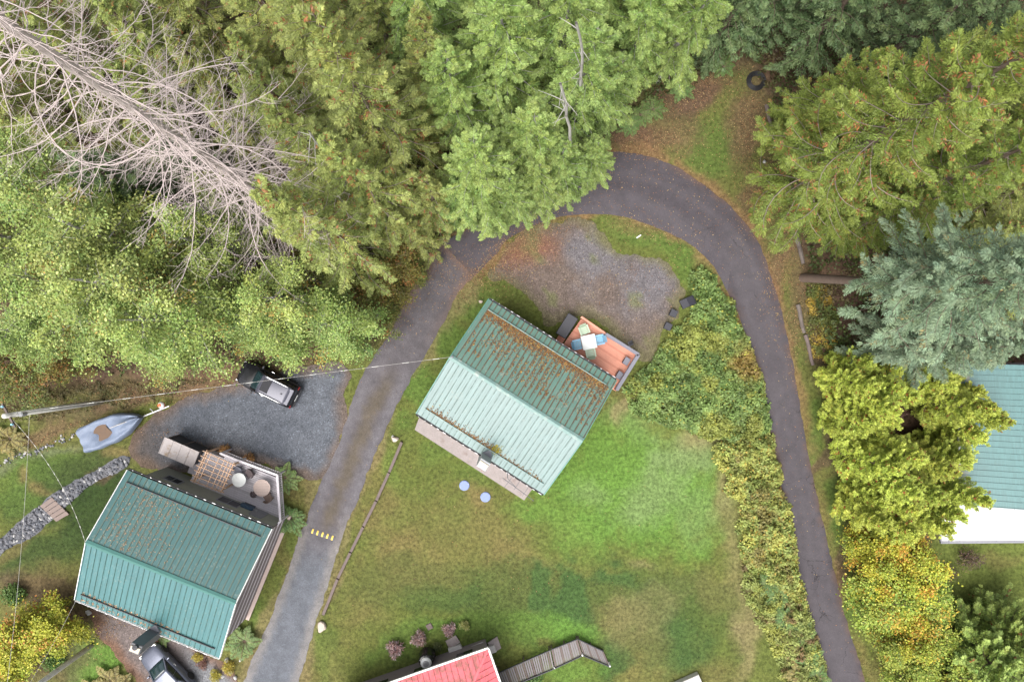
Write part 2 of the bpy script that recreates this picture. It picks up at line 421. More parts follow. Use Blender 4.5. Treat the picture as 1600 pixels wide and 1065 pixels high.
def roofmat(name, col, dirt, dirt_amt, rough=0.38, side=1):
    """painted standing-seam steel: faded patches, dirt lines along the seams and speckled lichen"""
    m, t, b = newmat(name)
    o = ocoord(t); p = pos(t)
    n1 = noise(t, p, 0.5, 5); n2 = noise(t, p, 9, 3, 0.7)
    c = mixc(t, n1, tuple(k * 0.86 for k in col), tuple(k * 1.14 for k in col))
    sx = t.nodes.new('ShaderNodeSeparateXYZ'); t.links.new(o, sx.inputs[0])
    mp = t.nodes.new('ShaderNodeMapping'); mp.inputs['Scale'].default_value = (14, .5, 1); oi = t.nodes.new('ShaderNodeObjectInfo')
    av = t.nodes.new('ShaderNodeVectorMath'); av.operation = 'ADD'; t.links.new(o, av.inputs[0]); cm = t.nodes.new('ShaderNodeCombineXYZ'); ms = t.nodes.new('ShaderNodeMath'); ms.operation = 'MULTIPLY'; ms.inputs[1].default_value = 57; t.links.new(oi.outputs['Random'], ms.inputs[0]); t.links.new(ms.outputs[0], cm.inputs[0]); t.links.new(cm.outputs[0], av.inputs[1]); t.links.new(av.outputs[0], mp.inputs[0])
    sk = noise(t, mp.outputs[0], 1.0, 5, .65); c = mixc(t, .45, c, ramp(t, sk, [(.3, (.3,) * 3), (.7, (.7,) * 3)]), 'OVERLAY')
    # dirt hugging the seam at x = 0 .. 0.10
    r = ramp(t, sx.outputs[0], [(0.0, 1.0), (0.055, 0.9), (0.095, 0.0)])
    nn = ramp(t, noise(t, p, 1.7, 5, 0.7), [(0.5 - 0.28 * dirt_amt, 0.0), (0.62 - 0.2 * dirt_amt, 1.0)])
    f = mixc(t, 1.0, r, nn, 'MULTIPLY')
    c = mixc(t, f, c, dirt)
    v = N(t, 'ShaderNodeTexVoronoi'); v.inputs['Scale'].default_value = 9; t.links.new(p, v.inputs['Vector'])
    w = t.nodes.new('ShaderNodeRGBToBW'); t.links.new(v.outputs['Color'], w.inputs[0])
    sp = mixc(t, 1.0, ramp(t, w.outputs[0], [(0.80 - 0.08 * dirt_amt, 0.0), (0.88 - 0.08 * dirt_amt, 1.0)]), ramp(t, noise(t, p, 0.45, 3), [(0.42, 0.0), (0.62, 0.75 * dirt_amt)]), 'MULTIPLY')
    dt = mixc(t, n2, tuple(k * 0.8 for k in dirt), (0.42, 0.43, 0.37))
    c = mixc(t, sp, c, dt)
    t.links.new(c, b.inputs['Base Color']); b.inputs['Roughness'].default_value = rough
    b.inputs['Specular IOR Level'].default_value = 0.5
    rr = ramp(t, n1, [(0.2, rough * 0.85), (0.8, rough * 1.25)]); t.links.new(rr, b.inputs['Roughness'])
    return m
roofmat('roof_green_lit', (0.175, 0.25, 0.242), (0.085, 0.14, 0.125), 0.45, 0.40)  # paler copy for the sunward slope; sky sheen is put into the colour
roofmat('roof_green_shade_dirty', (0.105, 0.195, 0.16), (0.115, 0.078, 0.048), 0.72, 0.45)  # darker copy: shade of the far slope in the colour, plus real dirt
roofmat('roof_teal_lit', (0.060, 0.162, 0.168), (0.055, 0.13, 0.12), 0.35, 0.42)  # teal as lit: brightness of the sunward slope is part of the colour
roofmat('roof_teal_shade_dirty', (0.052, 0.130, 0.130), (0.10, 0.13, 0.10), 0.6, 0.45)  # same teal dimmed to paint the slope turned from the sun, with dirt
roofmat('roof_red', (0.60, 0.125, 0.145), (0.30, 0.10, 0.08), 0.15, 0.4)
roofmat('roof_sea', (0.075, 0.175, 0.175), (0.2, 0.2, 0.15), 0.1, 0.36)
simple('ridge_green', (0.16, 0.26, 0.24), 0.36, 0.12, 2, col2=(0.33, 0.38, 0.34))
simple('ridge_teal', (0.06, 0.17, 0.15), 0.36, 0.12, 2)
simple('roof_edge_green', (0.10, 0.27, 0.22), 0.45, 0.12, 2)

# ------------------------------------------------------------------ ground regions (photo pixels of ground points)
def PX(l, step=0.6, smooth=False):
    q = [G2(p) for p in l]
    return smooth_line(q, step) if smooth else q
D_outer = [(1353, 1066), (1320, 960), (1313, 930), (1296, 860), (1268, 735), (1254, 660), (1239, 570), (1220, 480), (1212, 453), (1189, 387), (1165, 349), (1136, 318), (1094, 285), (1056, 261), (1013, 244), (975, 238), (935, 240), (880, 262), (815, 305), (755, 345), (690, 378)]
D_inner = [(1293, 1066), (1262, 960), (1255, 930), (1240, 860), (1217, 735), (1202, 660), (1181, 570), (1149, 480), (1136, 456), (1127, 434), (1108, 406), (1082, 382), (1051, 365), (1013, 349), (975, 337), (939, 333), (885, 335), (840, 348), (794, 374), (769, 403), (740, 432)]
drive = smooth_line([G2((1425, 1300))] + [G2(p) for p in D_outer], 0.5) + smooth_line([G2(p) for p in D_inner[::-1]] + [G2((1368, 1300))], 0.5)
patch_old = PX([(1141, 420), (1117, 387), (1082, 356), (1046, 330), (1013, 313), (975, 305), (934, 303), (885, 316), (840, 332)], 0.4, True) + PX([(833, 352), (885, 337), (939, 335), (975, 339), (1013, 351), (1051, 367), (1082, 384), (1108, 408), (1127, 436), (1136, 455)], 0.4, True)
L_right = [(740, 432), (725, 447), (694, 500), (662, 559), (639, 596), (625, 624), (607, 663), (588, 706), (559, 780), (545, 813), (524, 871), (520, 890), (505, 935), (491, 976), (485, 1000), (466, 1066)]
L_left = [(690, 378), (669, 409), (631, 475), (604, 528), (570, 580), (552, 620), (540, 662), (525, 705), (505, 745), (489, 780), (470, 832), (447, 898), (427, 951), (408, 1000), (380, 1066)]
lane = smooth_line([G2(p) for p in L_left] + [G2((330, 1200)), G2((270, 1330))], 0.5) + smooth_line([G2((395, 1330)), G2((425, 1200))] + [G2(p) for p in L_right[::-1]], 0.5)
parking = PX([(205, 700), (215, 668), (240, 648), (290, 622), (350, 603), (420, 585), (500, 570), (548, 572), (552, 590), (538, 625), (541, 660), (527, 703), (505, 747), (440, 735), (395, 722), (330, 705), (300, 735), (262, 738), (215, 722)], 0.5, False)
parking = smooth_line(parking, 0.5, True)
pad = smooth_line(PX([(800, 372), (845, 352), (890, 340), (925, 350), (945, 372), (965, 395), (1000, 398), (1040, 410), (1066, 440), (1070, 468), (1050, 500), (1025, 530), (1018, 560), (985, 545), (950, 515), (905, 490), (868, 505), (845, 495), (830, 470), (800, 445), (765, 432), (775, 405)]), 0.5, True)
sidepark = smooth_line(PX([(170, 925), (230, 960), (280, 990), (340, 1030), (370, 1066), (330, 1140), (240, 1110), (205, 1050), (178, 1020), (150, 980), (145, 945)]), 0.5, True)
walk = PX([(655, 652), (648, 671), (819, 781), (832, 763)])
creek = PX([(-40, 880), (0, 843), (28, 816), (58, 791), (83, 771), (124, 747), (180, 716), (207, 711), (198, 730), (140, 758), (103, 792), (78, 814), (47, 842), (12, 857), (-40, 900)])
c1c = (0.295, -3.80); c1a = math.radians(-32.4)
c2c = (-22.4, -14.75); c2a = math.radians(-22.1)

FOREST = PX([(-900, 640), (-100, 640), (60, 628), (160, 605), (330, 585), (430, 590), (540, 565), (585, 520), (640, 440), (690, 372), (800, 312), (930, 232), (1000, 180), (1090, 120), (1170, 90), (1200, 150), (1215, 240), (1240, 330), (1258, 430), (1275, 560), (1300, 640), (1330, 800), (1370, 960), (1410, 1066), (1450, 1300), (1900, 1300), (2400, 1300), (2400, -700), (-900, -700)])

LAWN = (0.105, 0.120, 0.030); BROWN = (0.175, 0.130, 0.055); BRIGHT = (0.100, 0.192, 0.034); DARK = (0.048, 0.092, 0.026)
MID = (0.085, 0.135, 0.028); LITTER = (0.14, 0.088, 0.053); MOSSY = (0.115, 0.125, 0.035); SOIL = (0.095, 0.06, 0.042); MINT = (0.165, 0.22, 0.09)
TAN = (0.235, 0.185, 0.095)
BLOBS = [  # centre px, radii px, rotation, colour, strength, softness
    ((720, 830), (170, 90), 0, BROWN, .35, .8), ((640, 870), (70, 50), 0, BROWN, .45, .8), ((690, 900), (60, 30), 0, BROWN, .4, .8),
    ((985, 745), (165, 105), -20, BRIGHT, .9, .6), ((1030, 790), (105, 95), 30, BRIGHT, .7, .8), ((905, 800), (85, 80), 0, BRIGHT, .65, .6),
    ((1060, 720), (55, 40), 0, MINT, .7, .7), ((1010, 780), (60, 40), 40, MINT, .6, .8), ((1085, 800), (45, 40), 0, MINT, .35, .8), ((930, 770), (40, 30), 0, MINT, .45, .8),
    ((985, 660), (60, 30), -20, MINT, .3, .8), ((1085, 690), (45, 25), 10, TAN, .55, .8), ((1130, 770), (20, 70), 0, TAN, .5, .8), ((1145, 860), (22, 90), 0, TAN, .4, .8),
    ((1000, 887), (30, 14), 0, TAN, .55, .8), ((825, 905), (45, 45), 0, BROWN, .45, .8),
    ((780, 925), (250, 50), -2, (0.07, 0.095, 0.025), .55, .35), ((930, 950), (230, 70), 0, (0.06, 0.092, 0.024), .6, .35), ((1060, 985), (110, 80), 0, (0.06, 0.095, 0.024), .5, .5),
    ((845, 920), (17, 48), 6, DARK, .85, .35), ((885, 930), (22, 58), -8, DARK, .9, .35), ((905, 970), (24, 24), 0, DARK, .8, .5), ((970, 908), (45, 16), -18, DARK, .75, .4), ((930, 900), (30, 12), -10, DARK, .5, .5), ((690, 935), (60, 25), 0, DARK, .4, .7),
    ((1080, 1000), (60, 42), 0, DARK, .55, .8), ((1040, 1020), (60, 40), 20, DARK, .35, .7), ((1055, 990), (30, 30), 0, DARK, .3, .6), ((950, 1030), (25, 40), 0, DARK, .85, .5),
    ((1000, 960), (75, 45), 20, TAN, .32, .8), ((960, 960), (50, 30), 0, BROWN, .3, .8), ((1000, 1010), (50, 40), 0, BROWN, .25, .8), ((1110, 920), (60, 40), 0, BROWN, .3, .8),
    ((1165, 1000), (20, 70), -10, TAN, .6, .8), ((1165, 940), (18, 60), -8, TAN, .35, .8),
    ((850, 985), (70, 28), -8, BRIGHT, .8, .5), ((900, 990), (45, 22), 8, BRIGHT, .7, .6), ((790, 990), (70, 35), 0, MID, .8, .6), ((640, 1010), (80, 25), 28, MID, .8, .6), ((720, 990), (60, 25), 20, MID, .7, .6), ((880, 1045), (60, 30), -5, BRIGHT, .6, .6),
    ((700, 985), (25, 12), 20, BRIGHT, .4, .8), ((500, 1020), (22, 60), 15, MID, .5, .7),
    ((610, 720), (14, 60), 25, BRIGHT, .3, .8), ((700, 540), (25, 90), 30, MID, .95, .4), ((670, 610), (22, 60), 30, MID, .95, .4), ((740, 480), (40, 30), 30, MID, .9, .5), ((800, 480), (30, 15), 20, MOSSY, .8, .6),
    ((770, 440), (40, 14), 38, MOSSY, .5, .6),
    ((640, 660), (20, 18), 0, MID, .7, .7), ((740, 740), (40, 25), -30, MID, .5, .7), ((690, 700), (30, 25), 0, MID, .6, .7), ((745, 768), (35, 18), -28, BROWN, .6, .7), ((830, 800), (50, 22), -20, BRIGHT, .5, .7), ((985, 640), (40, 12), 55, TAN, .7, .6),
    # clearing inside the bend
    ((1020, 372), (90, 26), -18, MID, .85, .5), ((1000, 358), (60, 16), -10, BROWN, .5, .7), ((1110, 440), (18, 60), 15, MID, .9, .5), ((1085, 410), (30, 30), 0, MID, .8, .5), ((860, 480), (30, 16), 0, MOSSY, .8, .6), ((965, 510), (40, 18), -30, MOSSY, .7, .6), ((1000, 560), (30, 25), 0, MOSSY, .4, .7),
    # clearing outside the bend
    ((1100, 210), (110, 90), 0, MOSSY, .95, .4), ((1110, 235), (50, 60), 30, MID, .75, .5), ((1040, 210), (60, 40), 20, LITTER, .55, .7), ((1020, 225), (70, 22), 8, LITTER, .5, .6), ((1170, 190), (35, 80), 0, LITTER, .75, .6), ((1090, 140), (60, 25), 25, LITTER, .9, .5), ((1060, 160), (60, 20), 25, SOIL, .6, .5), ((985, 215), (40, 20), -10, LITTER, .95, .5),
    ((1190, 300), (30, 60), -25, LITTER, .8, .6), ((1220, 400), (26, 70), -12, LITTER, .75, .6), ((1240, 360), (16, 60), -5, LITTER, .6, .6), ((1205, 390), (12, 60), -16, MOSSY, .5, .6), ((1245, 500), (18, 80), -8, LITTER, .5, .6), ((1240, 620), (20, 60), -8, MOSSY, .7, .6), ((1265, 700), (12, 90), -10, MID, .8, .5), ((1300, 830), (14, 90), -12, MID, .85, .5), ((1330, 960), (16, 90), -15, MID, .7, .5), ((1285, 720), (7, 100), -10, SOIL, .7, .5), ((1320, 860), (8, 110), -14, SOIL, .75, .5),
    # upper left bank and left garden
    ((260, 610), (160, 24), 12, LITTER, .9, .6), ((130, 650), (90, 14), 10, SOIL, .6, .6), ((60, 690), (90, 14), 18, LITTER, .75, .6), ((60, 715), (80, 10), 18, (0.2, 0.17, 0.16), .6, .6),
    ((90, 750), (110, 45), 25, (0.042, 0.066, 0.019), .88, .5), ((150, 800), (75, 65), 30, (0.030, 0.052, 0.014), .95, .45), ((60, 870), (80, 55), 20, (0.042, 0.066, 0.019), .88, .6), ((30, 760), (50, 40), 0, MID, .6, .6), ((70, 720), (70, 25), 20, MID, .5, .6), ((70, 755), (22, 10), 0, BROWN, .7, .7), ((40, 745), (12, 10), 0, BROWN, .7, .7), ((30, 850), (60, 14), 30, BROWN, .5, .7), ((70, 920), (100, 22), -10, SOIL, .8, .6), ((80, 905), (60, 25), -5, BROWN, .4, .7), ((130, 960), (40, 25), 0, SOIL, .7, .6),
    ((145, 1030), (55, 40), 30, (0.105, 0.19, 0.035), .95, .45), ((80, 1030), (60, 50), 0, SOIL, .6, .6), ((130, 960), (20, 30), 0, LITTER, .6, .6), ((165, 975), (18, 40), -30, LITTER, .7, .6), ((95, 1000), (60, 14), 35, MOSSY, .7, .6),
    ((155, 735), (40, 8), 28, SOIL, .7, .6), ((215, 725), (20, 14), 0, SOIL, .8, .6), ((175, 710), (25, 12), 0, BROWN, .7, .6), ((340, 715), (120, 16), -18, SOIL, .9, .5),
    ((470, 760), (30, 30), 0, BROWN, .6, .6), ((440, 880), (16, 90), 20, BROWN, .35, .7), ((400, 950), (12, 50), 20, MID, .6, .6), ((445, 840), (16, 40), 20, MID, .35, .6),
    # right neighbour
    ((1560, 900), (170, 90), 0, (0.12, 0.15, 0.035), .97, .4), ((1560, 870), (60, 14), 0, BROWN, .4, .7),
]
def soil_noise(x, y): return fbm(x, y, 3.0, 5), fbm(x, y, 0.9, 9)
def ground_colour(x, y):
    wx = x + (fbm(x, y, 2.6, 21) - .5) * 2.6; wy = y + (fbm(x, y, 2.6, 31) - .5) * 2.6
    n1 = fbm(x, y, 5.0, 3); n2 = fbm(x, y, 1.3, 8); n3 = fbm(x, y, .5, 88, 3)
    c = mixv(LAWN, BROWN, sstep(.42, .72, n1) * .45)
    c = c * (1 - (sstep(.35, .8, n2) * .25))[:, None] + np.array(MID)[None] * (sstep(.35, .8, n2) * .25)[:, None]
    # narrow strips along drives: leaf litter on the verge
    dd = np.minimum(sdf(drive, wx, wy), 9); dl = np.minimum(sdf(lane, wx, wy), 9)
    fo = sdf(FOREST, wx, wy)
    c = mixc_np(c, SOIL, sstep(1.2, -1.2, fo)); c = mixc_np(c, LITTER, sstep(1.2, -1.2, fo) * sstep(.4, .7, n2) * .6)
    px = wx / (CAM_H / FPX) + 800; py = 532.5 - wy / (CAM_H / FPX)
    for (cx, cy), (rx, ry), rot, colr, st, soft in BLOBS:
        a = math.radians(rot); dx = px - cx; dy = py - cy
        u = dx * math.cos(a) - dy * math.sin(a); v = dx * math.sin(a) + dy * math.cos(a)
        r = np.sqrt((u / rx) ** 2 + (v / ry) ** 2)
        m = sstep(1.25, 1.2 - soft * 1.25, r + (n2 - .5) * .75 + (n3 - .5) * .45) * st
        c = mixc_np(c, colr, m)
    verge = sstep(.75, .1, dd) * sstep(.3, .55, n2 + .1) * .8
    up = sstep(-12, 2, y)                                    # litter gathers along the upper, wooded part of the drive
    c = mixc_np(c, (0.215, 0.12, 0.064), verge * (0.4 + 0.5 * up))
    c = mixc_np(c, (0.20, 0.15, 0.08), sstep(.6, .05, dl) * .5)
    return c * (0.82 + 0.36 * fbm(x, y, 0.55, 77, 3))[:, None]
def mixc_np(c, k, m): return c * (1 - m)[:, None] + np.array(k)[None, :] * m[:, None]

ax = np.concatenate([[-400, -200, -110, -75, -60], np.arange(-52, 52.01, 0.26), [60, 75, 110, 200, 400]])
ay = np.concatenate([[-400, -200, -110, -75, -50], np.arange(-38, 38.01, 0.26), [50, 75, 110, 200, 400]])
gx, gy = np.meshgrid(ax, ay); nx, ny = len(ax), len(ay)
gx = gx.ravel(); gy = gy.ravel()
ii, jj = np.meshgrid(np.arange(nx - 1), np.arange(ny - 1)); q = (jj * nx + ii).ravel()
gz = (fbm(gx, gy, 1.4, 40) - .5) * 0.03 - 0.028
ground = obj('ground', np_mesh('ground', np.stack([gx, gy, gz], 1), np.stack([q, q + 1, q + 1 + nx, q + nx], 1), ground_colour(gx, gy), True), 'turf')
ground['kind'] = 'structure'

DMID = smooth_line([((a[0] + b[0]) / 2, (a[1] + b[1]) / 2) for a, b in zip([G2(p) for p in D_outer], [G2(p) for p in D_inner])], .6)
def asphalt_col(x, y):
    n = fbm(x, y, 2.6, 4); d = sdf(drive, x, y)
    c = mixv((0.054, 0.047, 0.055), (0.078, 0.069, 0.077), n)
    tk = np.minimum(np.abs(pdist(DMID, x, y) - .75), 2); c = mixc_np(c, (0.098, 0.088, 0.097), sstep(.45, .05, tk + (fbm(x, y, 1.1, 91) - .5) * .4) * .45)
    c = mixc_np(c, (0.095, 0.086, 0.094), sstep(-.5, -1.2, d) * sstep(.45, .6, fbm(x, y, 6, 2)) * .5)
    c = mixc_np(c, (0.13, 0.08, 0.056), sstep(-.5, 0, d) * sstep(.35, .65, fbm(x, y, .7, 12)) * .6)
    return c
sheet('driveway', drive, 0.012, 'asphalt', asphalt_col, 0.05, 0.5, 0.35, 3)
def old_col(x, y): return mixv((0.066, 0.058, 0.067), (0.096, 0.086, 0.095), fbm(x, y, 1.8, 14))
sheet('driveway_patch', patch_old, 0.020, 'asphalt', old_col, 0.035, 0.6, 0.35, 5)
lane_mid = PX([((a[0] + b[0]) / 2, (a[1] + b[1]) / 2) for a, b in zip([(640, 545), (612, 600), (588, 650), (566, 700), (548, 745), (530, 790), (510, 830)], [(615, 545), (585, 610), (560, 655), (545, 705), (528, 750), (512, 795), (500, 830)])])
def lane_col(x, y):
    n = fbm(x, y, 1.6, 6); c = mixv((0.082, 0.074, 0.080), (0.125, 0.114, 0.122), n)
    py = 532.5 - y / (CAM_H / FPX)
    c = mixc_np(c, (0.118, 0.128, 0.148), sstep(820, 900, py) * .9)           # loose blue-grey gravel further down the lane
    m = sstep(.75, .15, pdist(lane_mid, x, y) + (fbm(x, y, .8, 19) - .5) * .8) * sstep(560, 620, py) * sstep(860, 800, py)
    c = mixc_np(c, (0.105, 0.084, 0.056), m * .75)
    tr_ = sstep(.5, .1, np.abs(pdist(lane_mid, x, y) - 1.15)) * sstep(540, 640, py)
    c = mixc_np(c, (0.15, 0.142, 0.155), tr_ * .5)
    d = sdf(lane, x, y)
    c = mixc_np(c, (0.24, 0.215, 0.195), sstep(-.75, -.25, d) * sstep(780, 850, py) * .6)
    c = mixc_np(c, (0.19, 0.115, 0.08), sstep(-.9, 0, d + (n - .5)) * sstep(560, 420, py) * .7)
    return c
sheet('gravel_lane', lane, 0.006, 'fine_gravel', lane_col, 0.09, 0.7, 0.35, 8)
def park_col(x, y):
    c = mixv((0.062, 0.070, 0.086), (0.125, 0.135, 0.155), fbm(x, y, 2.5, 23))
    px = x / (CAM_H / FPX) + 800
    c = mixc_np(c, (0.07, 0.056, 0.048), sstep(300, 215, px) * .8); d = sdf(parking, x, y)
    return mixc_np(c, (0.13, 0.085, 0.055), sstep(-1.0, 0, d + (fbm(x, y, .8, 3) - .5) * 1.2) * .7)
sheet('gravel_parking', parking, 0.000, 'gravel', park_col, 0.2, 1.0, 0.35, 11)
def pad_col(x, y):
    px = x / (CAM_H / FPX) + 800; py = 532.5 - y / (CAM_H / FPX)
    n = fbm(x, y, 1.5, 44); n2 = fbm(x, y, 3.5, 45)
    c = mixv((0.105, 0.078, 0.066), (0.16, 0.125, 0.105), n)
    g = np.clip(sstep(1.25, .5, np.hypot((px - 985) / 85, (py - 438) / 60) + (n - .5)) + sstep(1.2, .6, np.hypot((px - 925) / 45, (py - 392) / 35) + (n - .5)), 0, 1)
    c = mixc_np(c, (0.140, 0.136, 0.152), g * sstep(.38, .66, n2 + .1) * .7)
    c = mixc_np(c, (0.19, 0.082, 0.048), sstep(1.3, .3, np.hypot((px - 815) / 60, (py - 385) / 38) + (n2 - .5)) * .85)
    c = mixc_np(c, (0.12, 0.135, 0.045), sstep(.62, .74, n) * .6)
    d = sdf(pad, x, y); return mixc_np(c, (0.13, 0.12, 0.055), sstep(-.9, 0, d + (n - .5) * 1.6) * .75)
sheet('gravel_clearing', pad, 0.000, 'gravel', pad_col, 0.35, 1.2, 0.35, 15)
def side_col(x, y):
    n = fbm(x, y, 1.2, 50); px = x / (CAM_H / FPX) + 800; d = sdf(sidepark, x, y)
    c = mixv((0.115, 0.09, 0.085), (0.165, 0.135, 0.125), n); c = mixc_np(c, (0.175, 0.18, 0.19), sstep(270, 310, px) * .9)
    return mixc_np(c, (0.15, 0.075, 0.04), sstep(-.9, 0, d + (n - .5) * 1.6) * .8)
sheet('gravel_forecourt', sidepark, 0.000, 'gravel', side_col, 0.2, 1.0, 0.35, 17)
tag(MB().prism(walk, -0.12, 0.03).build('concrete_walk', MATS['concrete']), kind='structure')

# dry creek bed: a bed of small stones with single larger stones on it
cb = sheet('stone_path', creek, -0.002, 'gravel', lambda x, y: mixv((0.10, 0.105, 0.12), (0.16, 0.16, 0.175), fbm(x, y, .8, 60)), 0.08, 0.5, 0.35, 21)
def stone_mesh(seed, flat=.6):
    bm = bmesh.new(); bmesh.ops.create_icosphere(bm, subdivisions=1, radius=1); r = random.Random(seed)
    for v in bm.verts: v.co *= r.uniform(.72, 1.18); v.co.z *= flat
    me = bpy.data.meshes.new('stone'); bm.to_mesh(me); bm.free(); return me
smesh = {}
for mn in ('stone_dark', 'stone_mid', 'stone_light'):
    for k in range(3):
        me = stone_mesh(k + len(mn)); me.materials.append(MATS[mn]); smesh[(mn, k)] = me
rs = np.random.default_rng(5)
cxs = [p[0] for p in creek]; cys = [p[1] for p in creek]
bridge_poly = PX([(64, 789), (82.6, 775), (110, 802), (90, 814)])
cand = np.stack([rs.uniform(-37.8, max(cxs), 9000), rs.uniform(min(cys), max(cys), 9000)], 1)
k = (sdf(creek, cand[:, 0], cand[:, 1]) < -.06) & (sdf(bridge_poly, cand[:, 0], cand[:, 1]) > .05); cand = cand[k]
for i, (x, y) in enumerate(cand[:290]):
    mn = rs.choice(['stone_dark', 'stone_mid', 'stone_light'], p=[.45, .35, .2]); s = rs.uniform(.09, .2) * (1.0 if mn != 'stone_light' else .75)
    o = obj('stone', smesh[(mn, int(rs.integers(3)))], None, cb, (x, y, s * .3), (rs.uniform(-.3, .3), rs.uniform(-.3, .3), rs.uniform(0, 6)))
    o.scale = (s, s * rs.uniform(.6, 1), s * rs.uniform(.8, 1.1))
bm_rest = MB()
ico = bpy.data.meshes['stone']
iv = [Vector(v.co) for v in ico.vertices]; ifc = [tuple(p.vertices) for p in ico.polygons]
for (x, y) in cand[290:2300]:
    s = rs.uniform(.035, .085); a = rs.uniform(0, 6); R = Matrix.Rotation(a, 3, 'Z')
    bm_rest.add([R @ Vector((v.x * s, v.y * s * .8, v.z * s)) + Vector((x, y, s * .25)) for v in iv], ifc)
tag(bm_rest.build('small_stones', MATS['stone_mid'], cb, fix=False), kind='stuff')
# ------------------------------------------------------------------ cabins
def gable_wall(mb, hx, hy, z0, ze, zr_fun):
    P = [(-hx, -hy), (hx, -hy), (hx, hy), (-hx, hy)]
    v = [(x, y, z0) for x, y in P] + [(x, y, ze) for x, y in P] + [(-hx, 0, zr_fun), (hx, 0, zr_fun)]
    f = [(3, 2, 1, 0), (0, 1, 5, 4), (2, 3, 7, 6), (1, 2, 6, 9, 5), (3, 0, 4, 8, 7), (4, 5, 9, 8), (6, 7, 8, 9)]
    mb.add(v, f)
def panel_mesh(name, w, L, mat, rib=.045, th=.02):
    m = MB()
    xs = [(0, th), (0, th + rib), (.035, th + rib), (.045, th), (w * .5, th + .006), (w - .002, th)]
    top = [(x, 0, z) for x, z in xs] + [(x, -L, z) for x, z in xs]; n = len(xs)
    bot = [(0, 0, 0), (w - .002, 0, 0), (0, -L, 0), (w - .002, -L, 0)]
    f = [(i, i + n, i + n + 1, i + 1) for i in range(n - 1)]
    o = 2 * n
    f += [(o, o + 1, o + 3, o + 2), (o, o + 2, n, 0), (o + 1, n - 1, 2 * n - 1, o + 3)]
    f += [tuple([o] + list(range(0, n)) + [o + 1]), tuple([o + 3] + list(range(2 * n - 1, n - 1, -1)) + [o + 2])]
    m.add(top + bot, f)
    me = m.mesh(name); bm = bmesh.new(); bm.from_mesh(me); bmesh.ops.recalc_face_normals(bm, faces=bm.faces); bm.to_mesh(me); bm.free()
    me.materials.append(MATS[mat]); return me
def window(parent, c, w, h, normal_axis, sgn, frame='grey_trim'):
    """window in a wall of the parent; normal along x or y"""
    d = .06
    def sz(a, b, cc): return (a, d * cc, b) if normal_axis == 'y' else (d * cc, a, b)
    wmb = MB(); t = .07
    for dz in (-h / 2 + t / 2, h / 2 - t / 2): wmb.box((c[0], c[1], c[2] + dz), sz(w, t, 1))
    for dx in (-w / 2 + t / 2, w / 2 - t / 2, 0):
        cc = (c[0] + dx, c[1], c[2]) if normal_axis == 'y' else (c[0], c[1] + dx, c[2])
        wmb.box(cc, sz(t if dx else t * .6, h - 2 * t, .98))
    f = wmb.build('window', MATS[frame], parent)
    off = .012 * sgn
    MB().box((c[0], c[1] - off, c[2]) if normal_axis == 'y' else (c[0] - off, c[1], c[2]), sz(w - t, h - t, .4)).build('pane', MATS['glass_dark'], f)
    return f
